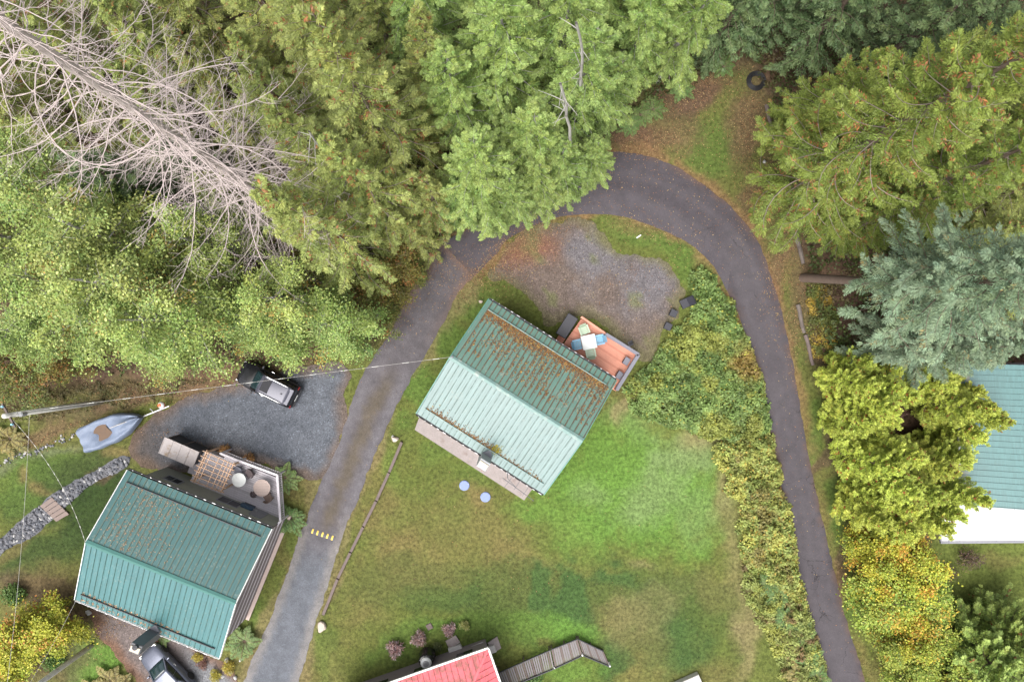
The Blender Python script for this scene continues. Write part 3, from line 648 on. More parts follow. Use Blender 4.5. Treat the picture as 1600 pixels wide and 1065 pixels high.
def cabin(name, label, c, a, Lr, Wd, ze, zr, m_sun, m_shade, m_edge, wall, fascia, chim_x, hang_n=18):
    t = thing(name, label, 'house', (c[0], c[1], 0), a)
    ove, ovg = .55, .42
    hy = Wd / 2 - ove; hx = Lr / 2 - ovg; pitch = math.atan2(zr - ze, Wd / 2)
    w = MB(); gable_wall(w, hx, hy, 0, ze + math.tan(pitch) * ove - .10, zr - .10); w.build('wall', MATS[wall], t)
    Ls = (Wd / 2) / math.cos(pitch); n = 28; pw = Lr / n
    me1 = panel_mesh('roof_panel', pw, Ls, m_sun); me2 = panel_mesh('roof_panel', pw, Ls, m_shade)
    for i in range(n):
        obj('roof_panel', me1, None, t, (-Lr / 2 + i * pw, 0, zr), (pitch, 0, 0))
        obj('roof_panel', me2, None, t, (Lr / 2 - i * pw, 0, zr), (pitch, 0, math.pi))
    rc = MB(); y1 = .17
    for s in (1, -1):
        z1 = zr - math.tan(pitch) * y1
        rc.add([(-Lr / 2 - .01, 0, zr + .105), (Lr / 2 + .01, 0, zr + .105), (Lr / 2 + .01, s * y1, z1 + .085), (-Lr / 2 - .01, s * y1, z1 + .085),
                (-Lr / 2 - .01, 0, zr + .08), (Lr / 2 + .01, 0, zr + .08), (Lr / 2 + .01, s * y1, z1 + .06), (-Lr / 2 - .01, s * y1, z1 + .06)],
               [(0, 1, 2, 3), (7, 6, 5, 4), (3, 2, 6, 7), (0, 3, 7, 4), (1, 5, 6, 2)])
    rc.build('ridge_cap', MATS[m_edge], t)
    for s in (1, -1):                                  # barge boards along the gable ends, gutters along the eaves
        for e in (1, -1):
            b = MB().bar((e * (Lr / 2 + .025), 0, zr - .04), (e * (Lr / 2 + .025), s * Wd / 2, ze - .04), .045, .22)
            b.build('barge_board', MATS[fascia], t)
        y = s * (Wd / 2 + .07); g = MB(); zz = ze - .03
        prof = [(-.065, .0), (-.065, -.10), (.065, -.10), (.065, .02), (.052, .02), (.052, -.088), (-.052, -.088), (-.052, .0)]
        L0, L1 = -Lr / 2, Lr / 2
        g.add([(L0, y + p * s, zz + q) for p, q in prof] + [(L1, y + p * s, zz + q) for p, q in prof], [(i, (i + 1) % 8, 8 + (i + 1) % 8, 8 + i) for i in range(8)])
        go = g.build('gutter', MATS['dark_trim' if s > 0 or m_sun == 'roof_green_lit' else 'white_trim'], t)
        hm = MB().box((0, s * .05, 0), (.05, .045, .02)).mesh('gutter_hanger'); hm.materials.append(MATS['galvanised'])
        for i in range(hang_n):
            o = obj('gutter_hanger', hm, None, go, (L0 + (i + .5) * Lr / hang_n, y, zz + .032)); o.scale.x = (1, 5, 2.2, 1, 3.4)[(i * 7 + 3) % 5]
        # snow rail a step up the slope
        yy = s * (Wd / 2 - .62); zs = ze + math.tan(pitch) * .62
        x0, x1 = -Lr / 2 + .35, Lr / 2 - .45
        MB().bar((x0, yy, zs + .11), (x1, yy, zs + .11), .05, .10).build('snow_rail', MATS[m_edge if m_sun == 'roof_green_lit' else 'dark_trim'], t)
    # chimney chase outside the lower eave wall
    if chim_x is not None:
        cx = chim_x; cy = -(Wd / 2 + .12); top = ze + 2.3
        ch = MB().bbox((cx, cy, top / 2), (.72, .62, top), .03).build('chimney', MATS['flue_grey' if m_sun == 'roof_teal_lit' else 'flue_pale'], t)
        MB().bbox((cx, cy - .02, top + .035), (.62, .36, .09), .02).build('chimney_cap', MATS['beige'], ch)
        if m_sun == 'roof_teal_lit': MB().lathe([(.13, 0), (.13, .22), (.17, .22), (.17, .27), (.02, .31)], 14, (cx + .02, cy + .2, top - .02)).build('flue', MATS['dark_trim'], ch)
        y2 = -(Wd / 2 - .62) - .05; zs2 = ze + math.tan(pitch) * .55
        cr = MB().add([(cx - .38, cy + .28, zs2 + .06), (cx + .38, cy + .28, zs2 + .06), (cx, y2 + .1, zs2 + .16), (cx - .38, cy + .28, zs2 - .35), (cx + .38, cy + .28, zs2 - .35), (cx, y2 + .1, zs2 - .1)],
                      [(0, 1, 2), (0, 3, 4, 1), (1, 4, 5, 2), (2, 5, 3, 0), (3, 5, 4)])
        cr.build('chimney_flashing', MATS['grey_trim'], ch)
    # windows and doors
    for x, w_, h_, z in ((-3.2, 1.2, 1.0, 1.9), (1.0, 1.6, 1.1, 1.8)):
        window(t, (x, hy + .02, z), w_, h_, 'y', 1)
    for yv in (-2.2, 1.6): window(t, (hx + .02, yv, 1.9), 1.3, 1.1, 'x', 1)
    window(t, (hx + .02, 0, ze + .3), 1.2, .8, 'x', 1); window(t, (-hx - .02, .8, 1.9), 1.2, 1.1, 'x', -1); window(t, (-hx - .02, -2.2, 1.9), 1.0, 1.0, 'x', -1)
    window(t, (-2.6, -hy - .02, 1.9), 1.3, 1.0, 'y', -1); window(t, (3.2, -hy - .02, 1.9), 1.3, 1.0, 'y', -1)
    d = MB().box((3.2, hy + .03, 1.45), (.95, .06, 2.1)).build('door', MATS['grey_trim'], t)
    MB().lathe([(.02, 0), (.035, .03), (.03, .06)], 8, (2.85, hy + .08, 1.4)).build('handle', MATS['chrome'], d)
    return t, hx, hy, pitch

cab1, hx1, hy1, pit1 = cabin('cabin', 'cabin with pale green metal roof, its upper slope strewn with fallen leaves, on the lawn', c1c, c1a, 10.3, 9.2, 3.4, 5.0, 'roof_green_lit', 'roof_green_shade_dirty', 'ridge_green', 'cabin_wall', 'roof_edge_green', 0.45, 20)
cab2, hx2, hy2, pit2 = cabin('cabin', 'cabin with deep teal metal roof beside the gravel parking and dry stone path', c2c, c2a, 10.3, 9.2, 4.8, 6.4, 'roof_teal_lit', 'roof_teal_shade_dirty', 'ridge_teal', 'cabin_wall', 'white_trim', 0.55, 16)
def loc2w(c, a, p):
    ca, sa = math.cos(a), math.sin(a); return Vector((c[0] + p[0] * ca - p[1] * sa, c[1] + p[0] * sa + p[1] * ca, p[2] if len(p) > 2 else 0))
def w2loc(c, a, p):
    ca, sa = math.cos(a), math.sin(a); dx, dy = p[0] - c[0], p[1] - c[1]
    return (dx * ca + dy * sa, -dx * sa + dy * ca)
# mauve siding and porch roof strip of the second cabin's gable end, its lower step of wall
s2 = MB(); s2.box((hx2 + .045, 0, 2.2), (.05, hy2 * 2 - .1, 4.2)); s2.build('gable_siding', MATS['siding_mauve'], cab2)
for z in (0.9, 1.8, 2.7, 3.6): MB().box((hx2 + .085, 0, z), (.03, hy2 * 2 - .2, .06)).build('siding_batten', MATS['deck_grey_dark'], cab2)
MB().box((hx2 + .22, .2, .16), (.26, hy2 * 2 + .3, .10)).build('base_board', MATS['pink_wood'], cab2)
s1 = MB(); s1.box((hx1 + .045, 0, 1.8), (.05, hy1 * 2 - .1, 3.2)); s1.build('gable_siding', MATS['orange_stain'], cab1)
MB().box((hx1 + .55, -1.0, .25), (.95, 7.2, .06)).build('walkway_deck', MATS['orange_stain'], cab1)
for yv in (-4.3, -2.2, 0, 2.0): MB().box((hx1 + .55, yv, .11), (.9, .1, .2)).build('walkway_joist', MATS['orange_stain_dark'], cab1)
# lean-to brace posts of cabin two's lower corner
for i, (x, y) in enumerate(((hx2 - .3, -hy2 - .9), (hx2 - 2.6, -hy2 - .75))):
    MB().bar((x, y + .75, 2.4), (x - .1, y, .02), .12, .12).build('corner_brace', MATS['dark_trim' if i == 0 else 'deck_grey'], cab2)

def clip_board(poly, y):
    """x interval of a convex polygon at height y"""
    xs = []
    for (x0, y0), (x1, y1) in zip(poly, poly[1:] + poly[:1]):
        if (y0 - y) * (y1 - y) <= 0 and y0 != y1: xs.append(x0 + (x1 - x0) * (y - y0) / (y1 - y0))
    return (min(xs), max(xs)) if len(xs) >= 2 else None
def deck(name, label, c, a, px, z, bw, mats, skirt):
    t = thing(name, label, 'deck', (c[0], c[1], 0), a)
    poly = [w2loc(c, a, G2(p, z)) for p in px]
    ys = [p[1] for p in poly]; y = min(ys) + bw / 2; i = 0
    while y < max(ys):
        iv = clip_board(poly, y)
        if iv and iv[1] - iv[0] > .1:
            MB().box(((iv[0] + iv[1]) / 2, y, z - .02 + (i % 3) * .0015), (iv[1] - iv[0], bw - .016, .04)).build('board', MATS[mats[i % len(mats)]], t)
        y += bw; i += 1
    cx = sum(p[0] for p in poly) / len(poly); cy = sum(p[1] for p in poly) / len(poly)
    inn = [(cx + (p[0] - cx) * .975, cy + (p[1] - cy) * .975) for p in poly]
    MB().prism(inn, 0.0, z - .045).build('frame', MATS[skirt], t)
    return t, poly

# --- deck one (orange stained)
DZ1 = .55
deck1, poly1 = deck('deck', 'orange stained board deck at the corner of the pale green roofed cabin', c1c, c1a, [(880, 538), (909, 497), (998, 555), (962, 611), (945, 600)], DZ1, .14, ['orange_stain', 'orange_stain', 'orange_stain_dark', 'orange_stain'], 'orange_stain_dark')
def L1(px, py, z): p = w2loc(c1c, c1a, G2((px, py), z)); return Vector((p[0], p[1], z))
def railing(parent, pts, z0, h, mat, capmat, n_bal, w=.09, capw=.14, balmat=None, bw=.035):
    for i, (a, b) in enumerate(zip(pts[:-1], pts[1:])):
        a = Vector(a); b = Vector(b)
        MB().bar((a.x, a.y, z0 + h), (b.x, b.y, z0 + h), capw, .045).build('top_rail', MATS[capmat], parent)
        MB().bar((a.x, a.y, z0 + .1), (b.x, b.y, z0 + .1), .05, .07).build('bottom_rail', MATS[mat], parent)
        k = max(2, int((b - a).length / n_bal))
        for j in range(1, k):
            p = a + (b - a) * j / k
            MB().box((p.x, p.y, z0 + h / 2 + .04), (bw, bw, h - .14)).build('baluster', MATS[balmat or mat], parent)
    for p in pts: MB().box((p[0], p[1], z0 / 2 + h / 2), (w, w, z0 + h - .03)).build('post', MATS[mat], parent)
RH = .95
r1 = [L1(*p, DZ1 + RH) for p in ((947, 522), (998, 554), (964, 609))]
railing(deck1, r1, DZ1, RH, 'slate_paint', 'slate_paint', .5, .1, .24)
e0, e1 = L1(908, 495, DZ1 + .45), L1(946, 521, DZ1 + .45)
MB().bar(e0, e1, .16, .05).build('edge_rail', MATS['orange_stain'], deck1)
for f in (.02, .5, .97): p = e0 + (e1 - e0) * f; MB().box((p.x, p.y, DZ1 / 2 + .2), (.09, .09, DZ1 + .4)).build('post', MATS['orange_stain_dark'], deck1)
# steps down from the deck, next to the box
for i, f in enumerate((.16, .33)):
    q = L1(876 - i * 4.5, 535 - i * 3.2, DZ1 - .18 * (i + 1))
    MB().box((q.x, q.y, q.z - .02), (.30, .95, .05)).build('step', MATS['orange_stain_dark'], deck1)
    MB().box((q.x, q.y, (q.z - .05) / 2), (.2, .85, q.z - .05)).build('step_riser', MATS['old_timber'], deck1)

def at1(px, py, z=DZ1): return G(px, py, z)
# storage box beside the deck
bz = G(886, 509, .95); t = thing('storage_box', 'long black storage box standing beside the orange deck', 'storage box', (bz.x, bz.y, 0), c1a)
MB().bbox((0, 0, .42), (.74, 1.62, .84), .02).build('body', MATS['box_black'], t)
MB().bbox((0, 0, .89), (.82, 1.72, .1), .03).build('lid', MATS['box_black'], t)
# table and chairs
def square_table(c, rz):
    t = thing('patio_table', 'square white plastic table on the orange deck between four chairs', 'table', c, rz)
    MB().bbox((0, 0, .71), (1.02, 1.02, .05), .015).build('tabletop', MATS['plastic_white'], t)
    MB().lathe([(.03, 0), (.03, .004)], 12, (0, 0, .736)).build('parasol_hole', MATS['grey_trim'], t)
    for x in (-.42, .42):
        for y in (-.42, .42): MB().box((x, y, .34), (.07, .07, .685)).build('leg', MATS['plastic_white'], t)
    return t
tc = at1(918.5, 534); square_table(tc, ang(114, -24))
def plastic_chair(col, label, group, c, rz):
    """low slatted chair; its back is towards -x"""
    t = thing('patio_chair', label, 'chair', c, rz, group)
    for k in range(5):
        x = -.2 + k * .11; MB().box((x, 0, .36 + .012 * k), (.095, .5, .025)).build('seat_slat', MATS[col], t)
    for k in range(5):
        y = -.2 + k * .1; MB().bar((-.24, y, .36), (-.46, y, .9 - abs(k - 2) * .02), .085, .022, up=(1, 0, .3)).build('back_slat', MATS[col], t)
    for s in (-1, 1):
        MB().box((-.02, s * .31, .55), (.62, .11, .028)).build('armrest', MATS[col], t)
        MB().box((.24, s * .28, .27), (.07, .045, .54)).build('leg', MATS[col], t)
        MB().bar((-.3, s * .28, .0), (-.24, s * .28, .54), .06, .045).build('leg', MATS[col], t)
    return t
for (px, py), col, lab in (((902, 538), 'plastic_blue', 'blue plastic slatted chair on the cabin side of the white deck table'), ((936.5, 530.5), 'plastic_blue', 'blue plastic slatted chair at the white deck table, on the slate rail side'),
                           ((912.5, 516), 'plastic_green', 'pale green plastic chair between the white deck table and the orange edge rail'), ((922.5, 551), 'plastic_green', 'pale green plastic chair beside the white deck table, by the leafy roof eave')):
    p = at1(px, py, DZ1 + .35); plastic_chair(col, lab, 'plastic chairs round the white table', (p.x, p.y, DZ1), math.atan2(tc.y - p.y, tc.x - p.x))
# two boxes on the deck by the rail
for (px, py), lab in (((979, 564), 'black planter box on the orange deck near the rail corner'), ((968, 586), 'black planter box on the orange deck close to the roof edge')):
    p = at1(px, py, DZ1 + .45); t = thing('planter_box', lab, 'planter', (p.x, p.y, DZ1), c1a, 'planter boxes by the deck rail')
    MB().bbox((0, 0, .23), (.36, .5, .46), .03).build('body', MATS['box_black'], t)
    MB().bbox((0, 0, .475), (.40, .54, .05), .015).build('lid', MATS['slate_paint'], t)
p = G(984, 537, .6); t = thing('folding_board', 'small dark board leaning on the outer side of the deck rail', 'board', (p.x, p.y, 0), c1a)
MB().bar((.2, .25, .03), (-.1, -.1, .95), .35, .03, up=(0, 0, 1)).build('board', MATS['slate_paint'], t)
MB().bar((.24, .28, .03), (-.06, -.07, .95), .03, .05, up=(0, 0, 1)).build('batten', MATS['dark_trim'], t)
# black seats at the edge of the gravel clearing
def lounge(c, rz):
    t = thing('lounge_chair', 'black lounge chair with raised back at the bramble edge of the gravel', 'chair', c, rz)
    MB().bbox((.12, 0, .3), (.62, .66, .16), .03).build('seat', MATS['box_black'], t)
    MB().bar((-.14, 0, .34), (-.46, 0, .88), .66, .12, up=(1, 0, .5)).build('backrest', MATS['box_black'], t)
    for x in (-.1, .36):
        for y in (-.28, .28): MB().box((x, y, .11), (.06, .06, .22)).build('leg', MATS['box_black'], t)
lounge(G(1071, 473), math.radians(205))
for (px, py), lab in (((1050.5, 489.5), 'black cube stool on the gravel next to the black lounge chair'), ((1042, 510), 'black cube stool touching the brambles, away from the lounge chair')):
    p = G(px, py); t = thing('cube_stool', lab, 'stool', (p.x, p.y, 0), math.radians(-25), 'black cube stools')
    MB().bbox((0, 0, .20), (.46, .46, .38), .02).build('body', MATS['box_black'], t)
    MB().bbox((0, 0, .42), (.52, .52, .06), .02).build('top', MATS['box_black'], t)
# septic lids
for (px, py), lab in (((725.5, 758), 'round blue septic lid in the lawn nearer the driveway lane'), ((758.5, 776), 'round blue septic lid in the lawn nearer the antenna')):
    p = G(px, py); t = thing('septic_lid', lab, 'manhole lid', (p.x, p.y, 0), .4, 'blue septic lids')
    MB().lathe([(.37, -.05), (.37, .04), (.34, .055), (.05, .07)], 28).build('lid', MATS['lid_blue'], t)
    MB().lathe([(.30, 0), (.30, .012), (.28, .012)], 28, (0, 0, .056)).build('ring', MATS['lid_blue'], t)
    for k in range(4): MB().lathe([(.025, 0), (.02, .02)], 8, (.33 * math.cos(k * 1.57), .33 * math.sin(k * 1.57), .05)).build('bolt', MATS['galvanised'], t)
# TV antenna on a mast at the lower eave
A0, A1 = G(785, 746, 6.1), G(834, 782, 6.1)
am = thing('tv_antenna', 'dark television antenna on a mast above the concrete walk', 'antenna', (0, 0, 0))
mx = A0 + (A1 - A0) * .38
dpos = loc2w(c1c, c1a, (2.2, -4.55, 0))
MB().tube([(dpos.x, dpos.y, .0), (dpos.x, dpos.y, 6.1)], .022, 6).build('mast', MATS['grey_trim'], am)
off = Vector((dpos.x, dpos.y, 6.1)) - (A0 + (A1 - A0) * .5)
off = Vector((0, 0, 0)) if off.length > 3 else off * .0
MB().tube([A0, A1], .02, 6).build('boom', MATS['flue_grey'], am)
MB().tube([(dpos.x, dpos.y, 6.08), A0 + (A1 - A0) * .45], .018, 6).build('arm', MATS['flue_grey'], am)
for (a, b) in (((802, 742.5), (788, 761)), ((827, 758.6), (816, 775)), ((812, 752), (803, 765))):
    MB().tube([G(*a, 6.1), G(*b, 6.1)], .016, 6).build('element', MATS['flue_grey'], am)
# white stick on the grass
p = G(998, 369.5); t = MB().bar((-.16, -.11, .03), (.16, .11, .03), .09, .03).build('white_offcut', MATS['plastic_white']); t.location = (p.x, p.y, 0)
tag(t, 'short white offcut lying on the grass inside the driveway bend', 'board')
# weather head at the gable of cabin one
q = loc2w(c1c, c1a, (-5.0, .1, 5.05)); t = thing('service_mast', 'small grey cable mast on the ridge end of the pale green roof', 'mast', q)
MB().tube([(0, 0, -.0), (0, 0, .5)], .03, 8).build('pipe', MATS['galvanised'], t); MB().lathe([(.06, .48), (.08, .55), (.03, .62)], 10).build('cap', MATS['grey_trim'], t)

# --- deck two with pergola
DZ2 = 1.0
d2px = [(297, 752), (319, 704), (374, 722), (433, 745), (437, 815), (420, 826)]
deck2, poly2 = deck('deck', 'grey board deck under the pergola of the teal roofed cabin', c2c, c2a, d2px, DZ2, .145, ['deck_grey', 'deck_grey', 'deck_grey_dark', 'deck_grey', 'deck_grey'], 'deck_grey_dark')
def L2(px, py, z): p = w2loc(c2c, c2a, G2((px, py), z)); return Vector((p[0], p[1], z))
r2 = [L2(*p, DZ2 + .95) for p in ((344, 708), (374, 720), (433, 742), (438, 814), (424, 829))]
railing(deck2, r2, DZ2, .95, 'deck_grey_dark', 'deck_grey', .16, .1, .15, 'deck_grey', .05)
# stair from the deck's west end
for i in range(3):
    q = L2(311 - i * 3, 733 - i * 1, DZ2 - .22 * (i + 1)); MB().box((q.x - .25, q.y, q.z), (.3, 1.0, .05)).build('step', MATS['deck_grey_dark'], deck2)
    MB().box((q.x - .25, q.y, q.z / 2 - .02), (.12, .9, q.z - .02)).build('step_support', MATS['dark_trim'], deck2)
PZ = 2.85
pg = thing('pergola', 'fresh timber pergola of open beams over the grey deck', 'pergola', (c2c[0], c2c[1], 0), c2a)
pw = [L2(320, 705, PZ), L2(366, 726, PZ), L2(347, 768, PZ), L2(300, 750, PZ)]
def plerp(u, v): return (pw[0] * (1 - u) + pw[1] * u) * (1 - v) + (pw[3] * (1 - u) + pw[2] * u) * v
for u in (0.04, .96):
    MB().bar(plerp(u, -.06) - Vector((0, 0, .12)), plerp(u, 1.06) - Vector((0, 0, .12)), .07, .18).build('beam', MATS['fresh_timber'], pg)
    for v in (0.02, .95):
        q = plerp(u, v); MB().box((q.x, q.y, (PZ - .2) / 2), (.11, .11, PZ - .2)).build('post', MATS['fresh_timber'], pg)
for k in range(7):
    v = .0 + k / 6; MB().bar(plerp(-.06, v), plerp(1.06, v), .045, .12).build('rafter', MATS['fresh_timber'], pg)
for k in range(6):
    u = (.12, .22, .5, .68, .8, .9)[k]; MB().bar(plerp(u, -.04) + Vector((0, 0, .085)), plerp(u, 1.04) + Vector((0, 0, .085)), .04, .05).build('batten', MATS['fresh_timber'], pg)
def rtable(name, label, c, r, h, mat):
    t = thing(name, label, 'table', c); MB().lathe([(r - .03, h - .04), (r, h - .03), (r, h - .008), (r - .02, h)], 32).build('tabletop', MATS[mat], t)
    MB().lathe([(.05, .02), (.05, h - .03)], 12).build('pedestal', MATS['grey_trim'], t); MB().lathe([(.26, 0), (.24, .03), (.05, .05)], 20).build('base', MATS['grey_trim'], t); return t
p = G(373, 749.5, DZ2 + .72); rtable('round_table', 'round white table on the grey deck beside the pergola', (p.x, p.y, DZ2), .5, .72, 'plastic_white')
p = G(409, 762, DZ2 + .74); T2 = rtable('round_table', 'larger round pinkish wooden table near the deck rail corner', (p.x, p.y, DZ2), .60, .74, 'pink_wood')
for k in range(6):
    MB().box((0, -.5 + k * .2, .742), (2 * math.sqrt(max(.01, .58 ** 2 - (.5 - k * .2) ** 2)), .006, .004)).build('board_gap', MATS['wicker_brown'], T2)
def wicker(label, c, rz, mat, s=1.0):
    t = thing('wicker_chair', label, 'chair', c, rz, 'wicker chairs on the grey deck'); t.scale = (s,) * 3
    MB().bbox((0, 0, .38), (.52, .54, .1), .03).build('seat', MATS[mat], t)
    g = []
    for j in range(9):
        th = math.radians(100 + j * 20); g.append([(.30 * math.cos(th) + .02, .32 * math.sin(th), z) for z in (.42, .6, .78 - .10 * abs(j - 4) / 4)])
    b = MB().grid(g); o = b.build('backrest', MATS[mat], t, fix=False); md = o.modifiers.new('thick', 'SOLIDIFY'); md.thickness = .05
    for x in (-.2, .2):
        for y in (-.2, .2): MB().box((x, y, .17), (.045, .045, .34)).build('leg', MATS[mat], t)
for (px, py), lab, mat, to in (((389, 740), 'dark wicker armchair between the white round table and the deck rail', 'wicker', (373, 749)), ((371, 735), 'blue-grey wicker armchair half under the pergola by the white table', 'slate_paint', (373, 749)),
                               ((418, 778), 'brown wicker armchair at the pinkish table close to the side rail', 'wicker_brown', (409, 762)), ((396, 772), 'small dark wicker chair at the pinkish table on the cabin side', 'wicker', (409, 762))):
    p = G(px, py, DZ2 + .5); wicker(lab, (p.x, p.y, DZ2), ang(to[0] - px, to[1] - py), mat, .72 if 'small' in lab else 1)
p = G(385, 794, DZ2 + .6); t = thing('barbecue', 'navy covered barbecue standing against the dark cabin wall', 'barbecue', (p.x, p.y, DZ2), c2a)
MB().bbox((0, 0, .55), (.95, .45, .5), .12).build('lid', MATS['navy'], t); MB().box((0, 0, .15), (.8, .38, .3)).build('cabinet', MATS['dark_trim'], t); MB().box((.62, 0, .6), (.3, .4, .03)).build('side_shelf', MATS['galvanised'], t)
# white round hanging frames under the eave of cabin two (window trims seen from above)
# woodshed with a sheet metal roof
sc_ = G(279, 706.5, 2.0); t = thing('woodshed', 'low shed with a leaf stained grey sheet roof beside the pergola', 'shed', (sc_.x, sc_.y, 0), ang(55, 24))
MB().box((0, 0, .93), (2.45, 1.0, 1.86)).build('wall', MATS['dark_trim'], t)
for k in range(4): MB().bar((-1.3 + .33 + k * .66, -.62, 1.92), (-1.3 + .33 + k * .66, .62, 2.02), .655, .03).build('roof_sheet', MATS['shed_roof'], t)
for k in range(5): MB().bar((-1.29 + k * .645, -.62, 1.95), (-1.29 + k * .645, .62, 2.05), .04, .03).build('roof_seam', MATS['shed_roof'], t)
for x in (-1.2, 0, 1.2): MB().box((x, .53, .95), (.09, .06, 1.86)).build('post', MATS['old_timber'], t)

# debris on the roofs (fallen needles and leaves) is built with the foliage further down
# ------------------------------------------------------------------ poles and cables
def pole(label, base, H, seed):
    p = G(*base); t = thing('utility_pole', label, 'utility pole', (p.x, p.y, 0))
    MB().tube([(0, 0, -.05), (0, 0, H * .5), (0, 0, H)], [.19, .17, .145], 12).build('pole', MATS['grey_timber'], t, smooth=True)
    return t, p
pl1, P1 = pole('weathered grey utility pole standing on the bank behind the tarped boat', (160, 627), 9.7, 1)
MB().box((0, 0, 9.3), (.1, 1.6, .12), .5).build('crossarm', MATS['old_timber'], pl1)
for k in (-.6, .6): MB().lathe([(.05, 0), (.07, .05), (.04, .1), (.06, .14)], 10, (-math.sin(.5) * k, math.cos(.5) * k, 9.36)).build('insulator', MATS['plastic_blue'], pl1)
MB().lathe([(.14, 0), (.16, .1), (.16, .45), (.1, .5)], 14, (.28, 0, 8.3)).build('transformer', MATS['galvanised'], pl1)
pl2, P2 = pole('utility pole on the small green lawn patch below the yellow shrub', (143, 1008), 9.0, 2)
MB().box((0, 0, 8.7), (.1, 1.2, .1), 1.0).build('crossarm', MATS['old_timber'], pl2)
def cable(label, a, b, sag, r, mat='cable', wraps=0):
    a = Vector(a); b = Vector(b); n = 40; pts = [a + (b - a) * (i / n) - Vector((0, 0, sag * 4 * (i / n) * (1 - i / n))) for i in range(n + 1)]
    t = thing('overhead_cable', label, 'cable')
    MB().tube(pts, r, 5).build('wire', MATS[mat], t)
    for i in range(wraps):
        f = (i + .3) / wraps * n; i0 = int(f); MB().tube([pts[i0], pts[min(i0 + 1, n)].lerp(pts[i0], .35)], r * 1.45, 5).build('wrap', MATS['cable_wrap'], t)
    return t
cable('pale overhead cable from the bank pole across the parking to the pale green roof', (P1.x, P1.y + .1, 9.0), loc2w(c1c, c1a, (-5.0, .1, 5.5)), .7, .010, 'cable', 14)
cable('twisted white cable from the bank pole to the teal roof ridge end', (P1.x, P1.y - .1, 9.2), loc2w(c2c, c2a, (-5.17, .0, 6.5)), .8, .010, 'cable', 14)
cable('thin straight wire running from pole to pole past the stone path', (P1.x + .1, P1.y - .12, 7.7), (P2.x, P2.y + .1, 8.6), .3, .009)
cable('thin wire from the teal roof corner down to the lawn pole', (P2.x + .1, P2.y, 7.4), loc2w(c2c, c2a, (-5.1, -4.6, 4.75)), .3, .008)

# ------------------------------------------------------------------ speed bump, edging, logs, rocks
p = G(504, 834.5); t = thing('speed_bump', 'black rubber speed bump with five yellow stripes across the lane', 'speed bump', (p.x, p.y, .008), ang(38, 13))
g = []
for i in range(2):
    g.append([((i - .5) * 1.95, -.19 + .38 * j / 8, .055 * math.sin(math.pi * j / 8)) for j in range(9)])
MB().grid(g).build('body', MATS['bump_rubber'], t, fix=False)
for k in range(5):
    x = -.76 + k * .38; MB().grid([[(x + dx, -.17 + .34 * j / 8, .055 * math.sin(math.pi * (.05 + .9 * j / 8)) + .004) for j in range(9)] for dx in (-.065, .065)]).build('stripe', MATS['yellow_paint'], t, fix=False)
def log(label, a, b, r, mat, bend=.05, group=None, square=False, name='timber_edging', cat='timber'):
    A = G(*a); B = G(*b); d = B - A; n = Vector((-d.y, d.x, 0)).normalized()
    m = MB()
    if square:
        m.bar(Vector((A.x, A.y, r)), Vector((B.x, B.y, r)), r * 1.9, r * 1.9)
    else:
        pts = [A + d * f + n * bend * math.sin(f * 5 + a[0]) + Vector((0, 0, r * .8)) for f in np.linspace(0, 1, 9)]
        m.tube(pts, [r * (1.08 - .25 * i / 8 + .06 * math.sin(i * 2.3)) for i in range(9)], 8)
    o = m.build(name, MATS[mat], None); return tag(o, label, cat, group)
ed = [(628, 690), (608, 738), (588, 782), (568, 822), (548, 862), (528, 903), (505, 960)]
eo = ['timber edging piece beside the pale rock at the top of the lawn edge', 'timber edging piece second from the pale rock below the cabin walk', 'timber edging piece third along from the upper pale rock', 'timber edging piece level with the speed bump', 'timber edging piece just below the speed bump level', 'timber edging piece ending at the lower pale boulder']
for i in range(6): log(eo[i], ed[i], (ed[i + 1][0] + .8, ed[i + 1][1] - 1.6), .105, 'old_timber', .02, 'timbers edging the lawn along the lane', True)
log('grey squared log on the litter bank below the trunk of the big cedar', (1236, 345), (1254, 412), .17, 'log_grey', .03, None, False, 'fallen_log', 'log')
log('brown log section nearest the bare curved fir trunk', (1245, 476), (1256, 520), .15, 'log_grey', .04, None, False, 'fallen_log', 'log')
log('brown log section on the verge close to the clipped hedge', (1257, 523), (1270, 570), .14, 'old_timber', .04, None, False, 'fallen_log', 'log')
log('dark log half hidden under the cedar branches', (1196, 165), (1207, 205), .14, 'old_timber', .04, None, False, 'fallen_log', 'log')
def rock(label, px, py, s, mat, seed, sc=(1, .8, .7)):
    bm = bmesh.new(); bmesh.ops.create_icosphere(bm, subdivisions=3, radius=1); r = random.Random(seed)
    pl = [(Vector((r.gauss(0, 1), r.gauss(0, 1), r.gauss(0, 1))).normalized(), r.uniform(.62, .9)) for _ in range(14)]
    for v in bm.verts:
        for n, d in pl:
            k = v.co.dot(n)
            if k > d: v.co -= n * (k - d) * .95
        v.co.x *= s * sc[0]; v.co.y *= s * sc[1]; v.co.z *= s * sc[2]
    me = bpy.data.meshes.new('rock'); bm.to_mesh(me); bm.free(); p = G(px, py)
    return tag(obj('rock', me, MATS[mat], None, (p.x, p.y, s * sc[2] * .45), (0, 0, seed)), label, 'rock')
rock('pale rock at the upper end of the lawn edging', 617.5, 685.5, .3, 'stone_pale', 3)
rock('little white stone beside the pale rock of the upper edging', 613.5, 682, .13, 'stone_light', 4)
rock('pale angular boulder at the lower end of the lawn edging', 503, 978, .45, 'stone_pale', 8, (1, .8, .6))
rock('white stone on the soil between the yellow shrub and teal eave', 139, 956, .26, 'stone_light', 6)
rock('two toned pale stone near the top corner of the leafy roof', 751, 471, .17, 'stone_pale', 9)
rock('white litter stone on the brown bank by the cedar trunk', 1194, 253, .16, 'stone_light', 11)
rock('white stone under the cedar branches by the clearing', 1210, 230, .15, 'stone_light', 12)
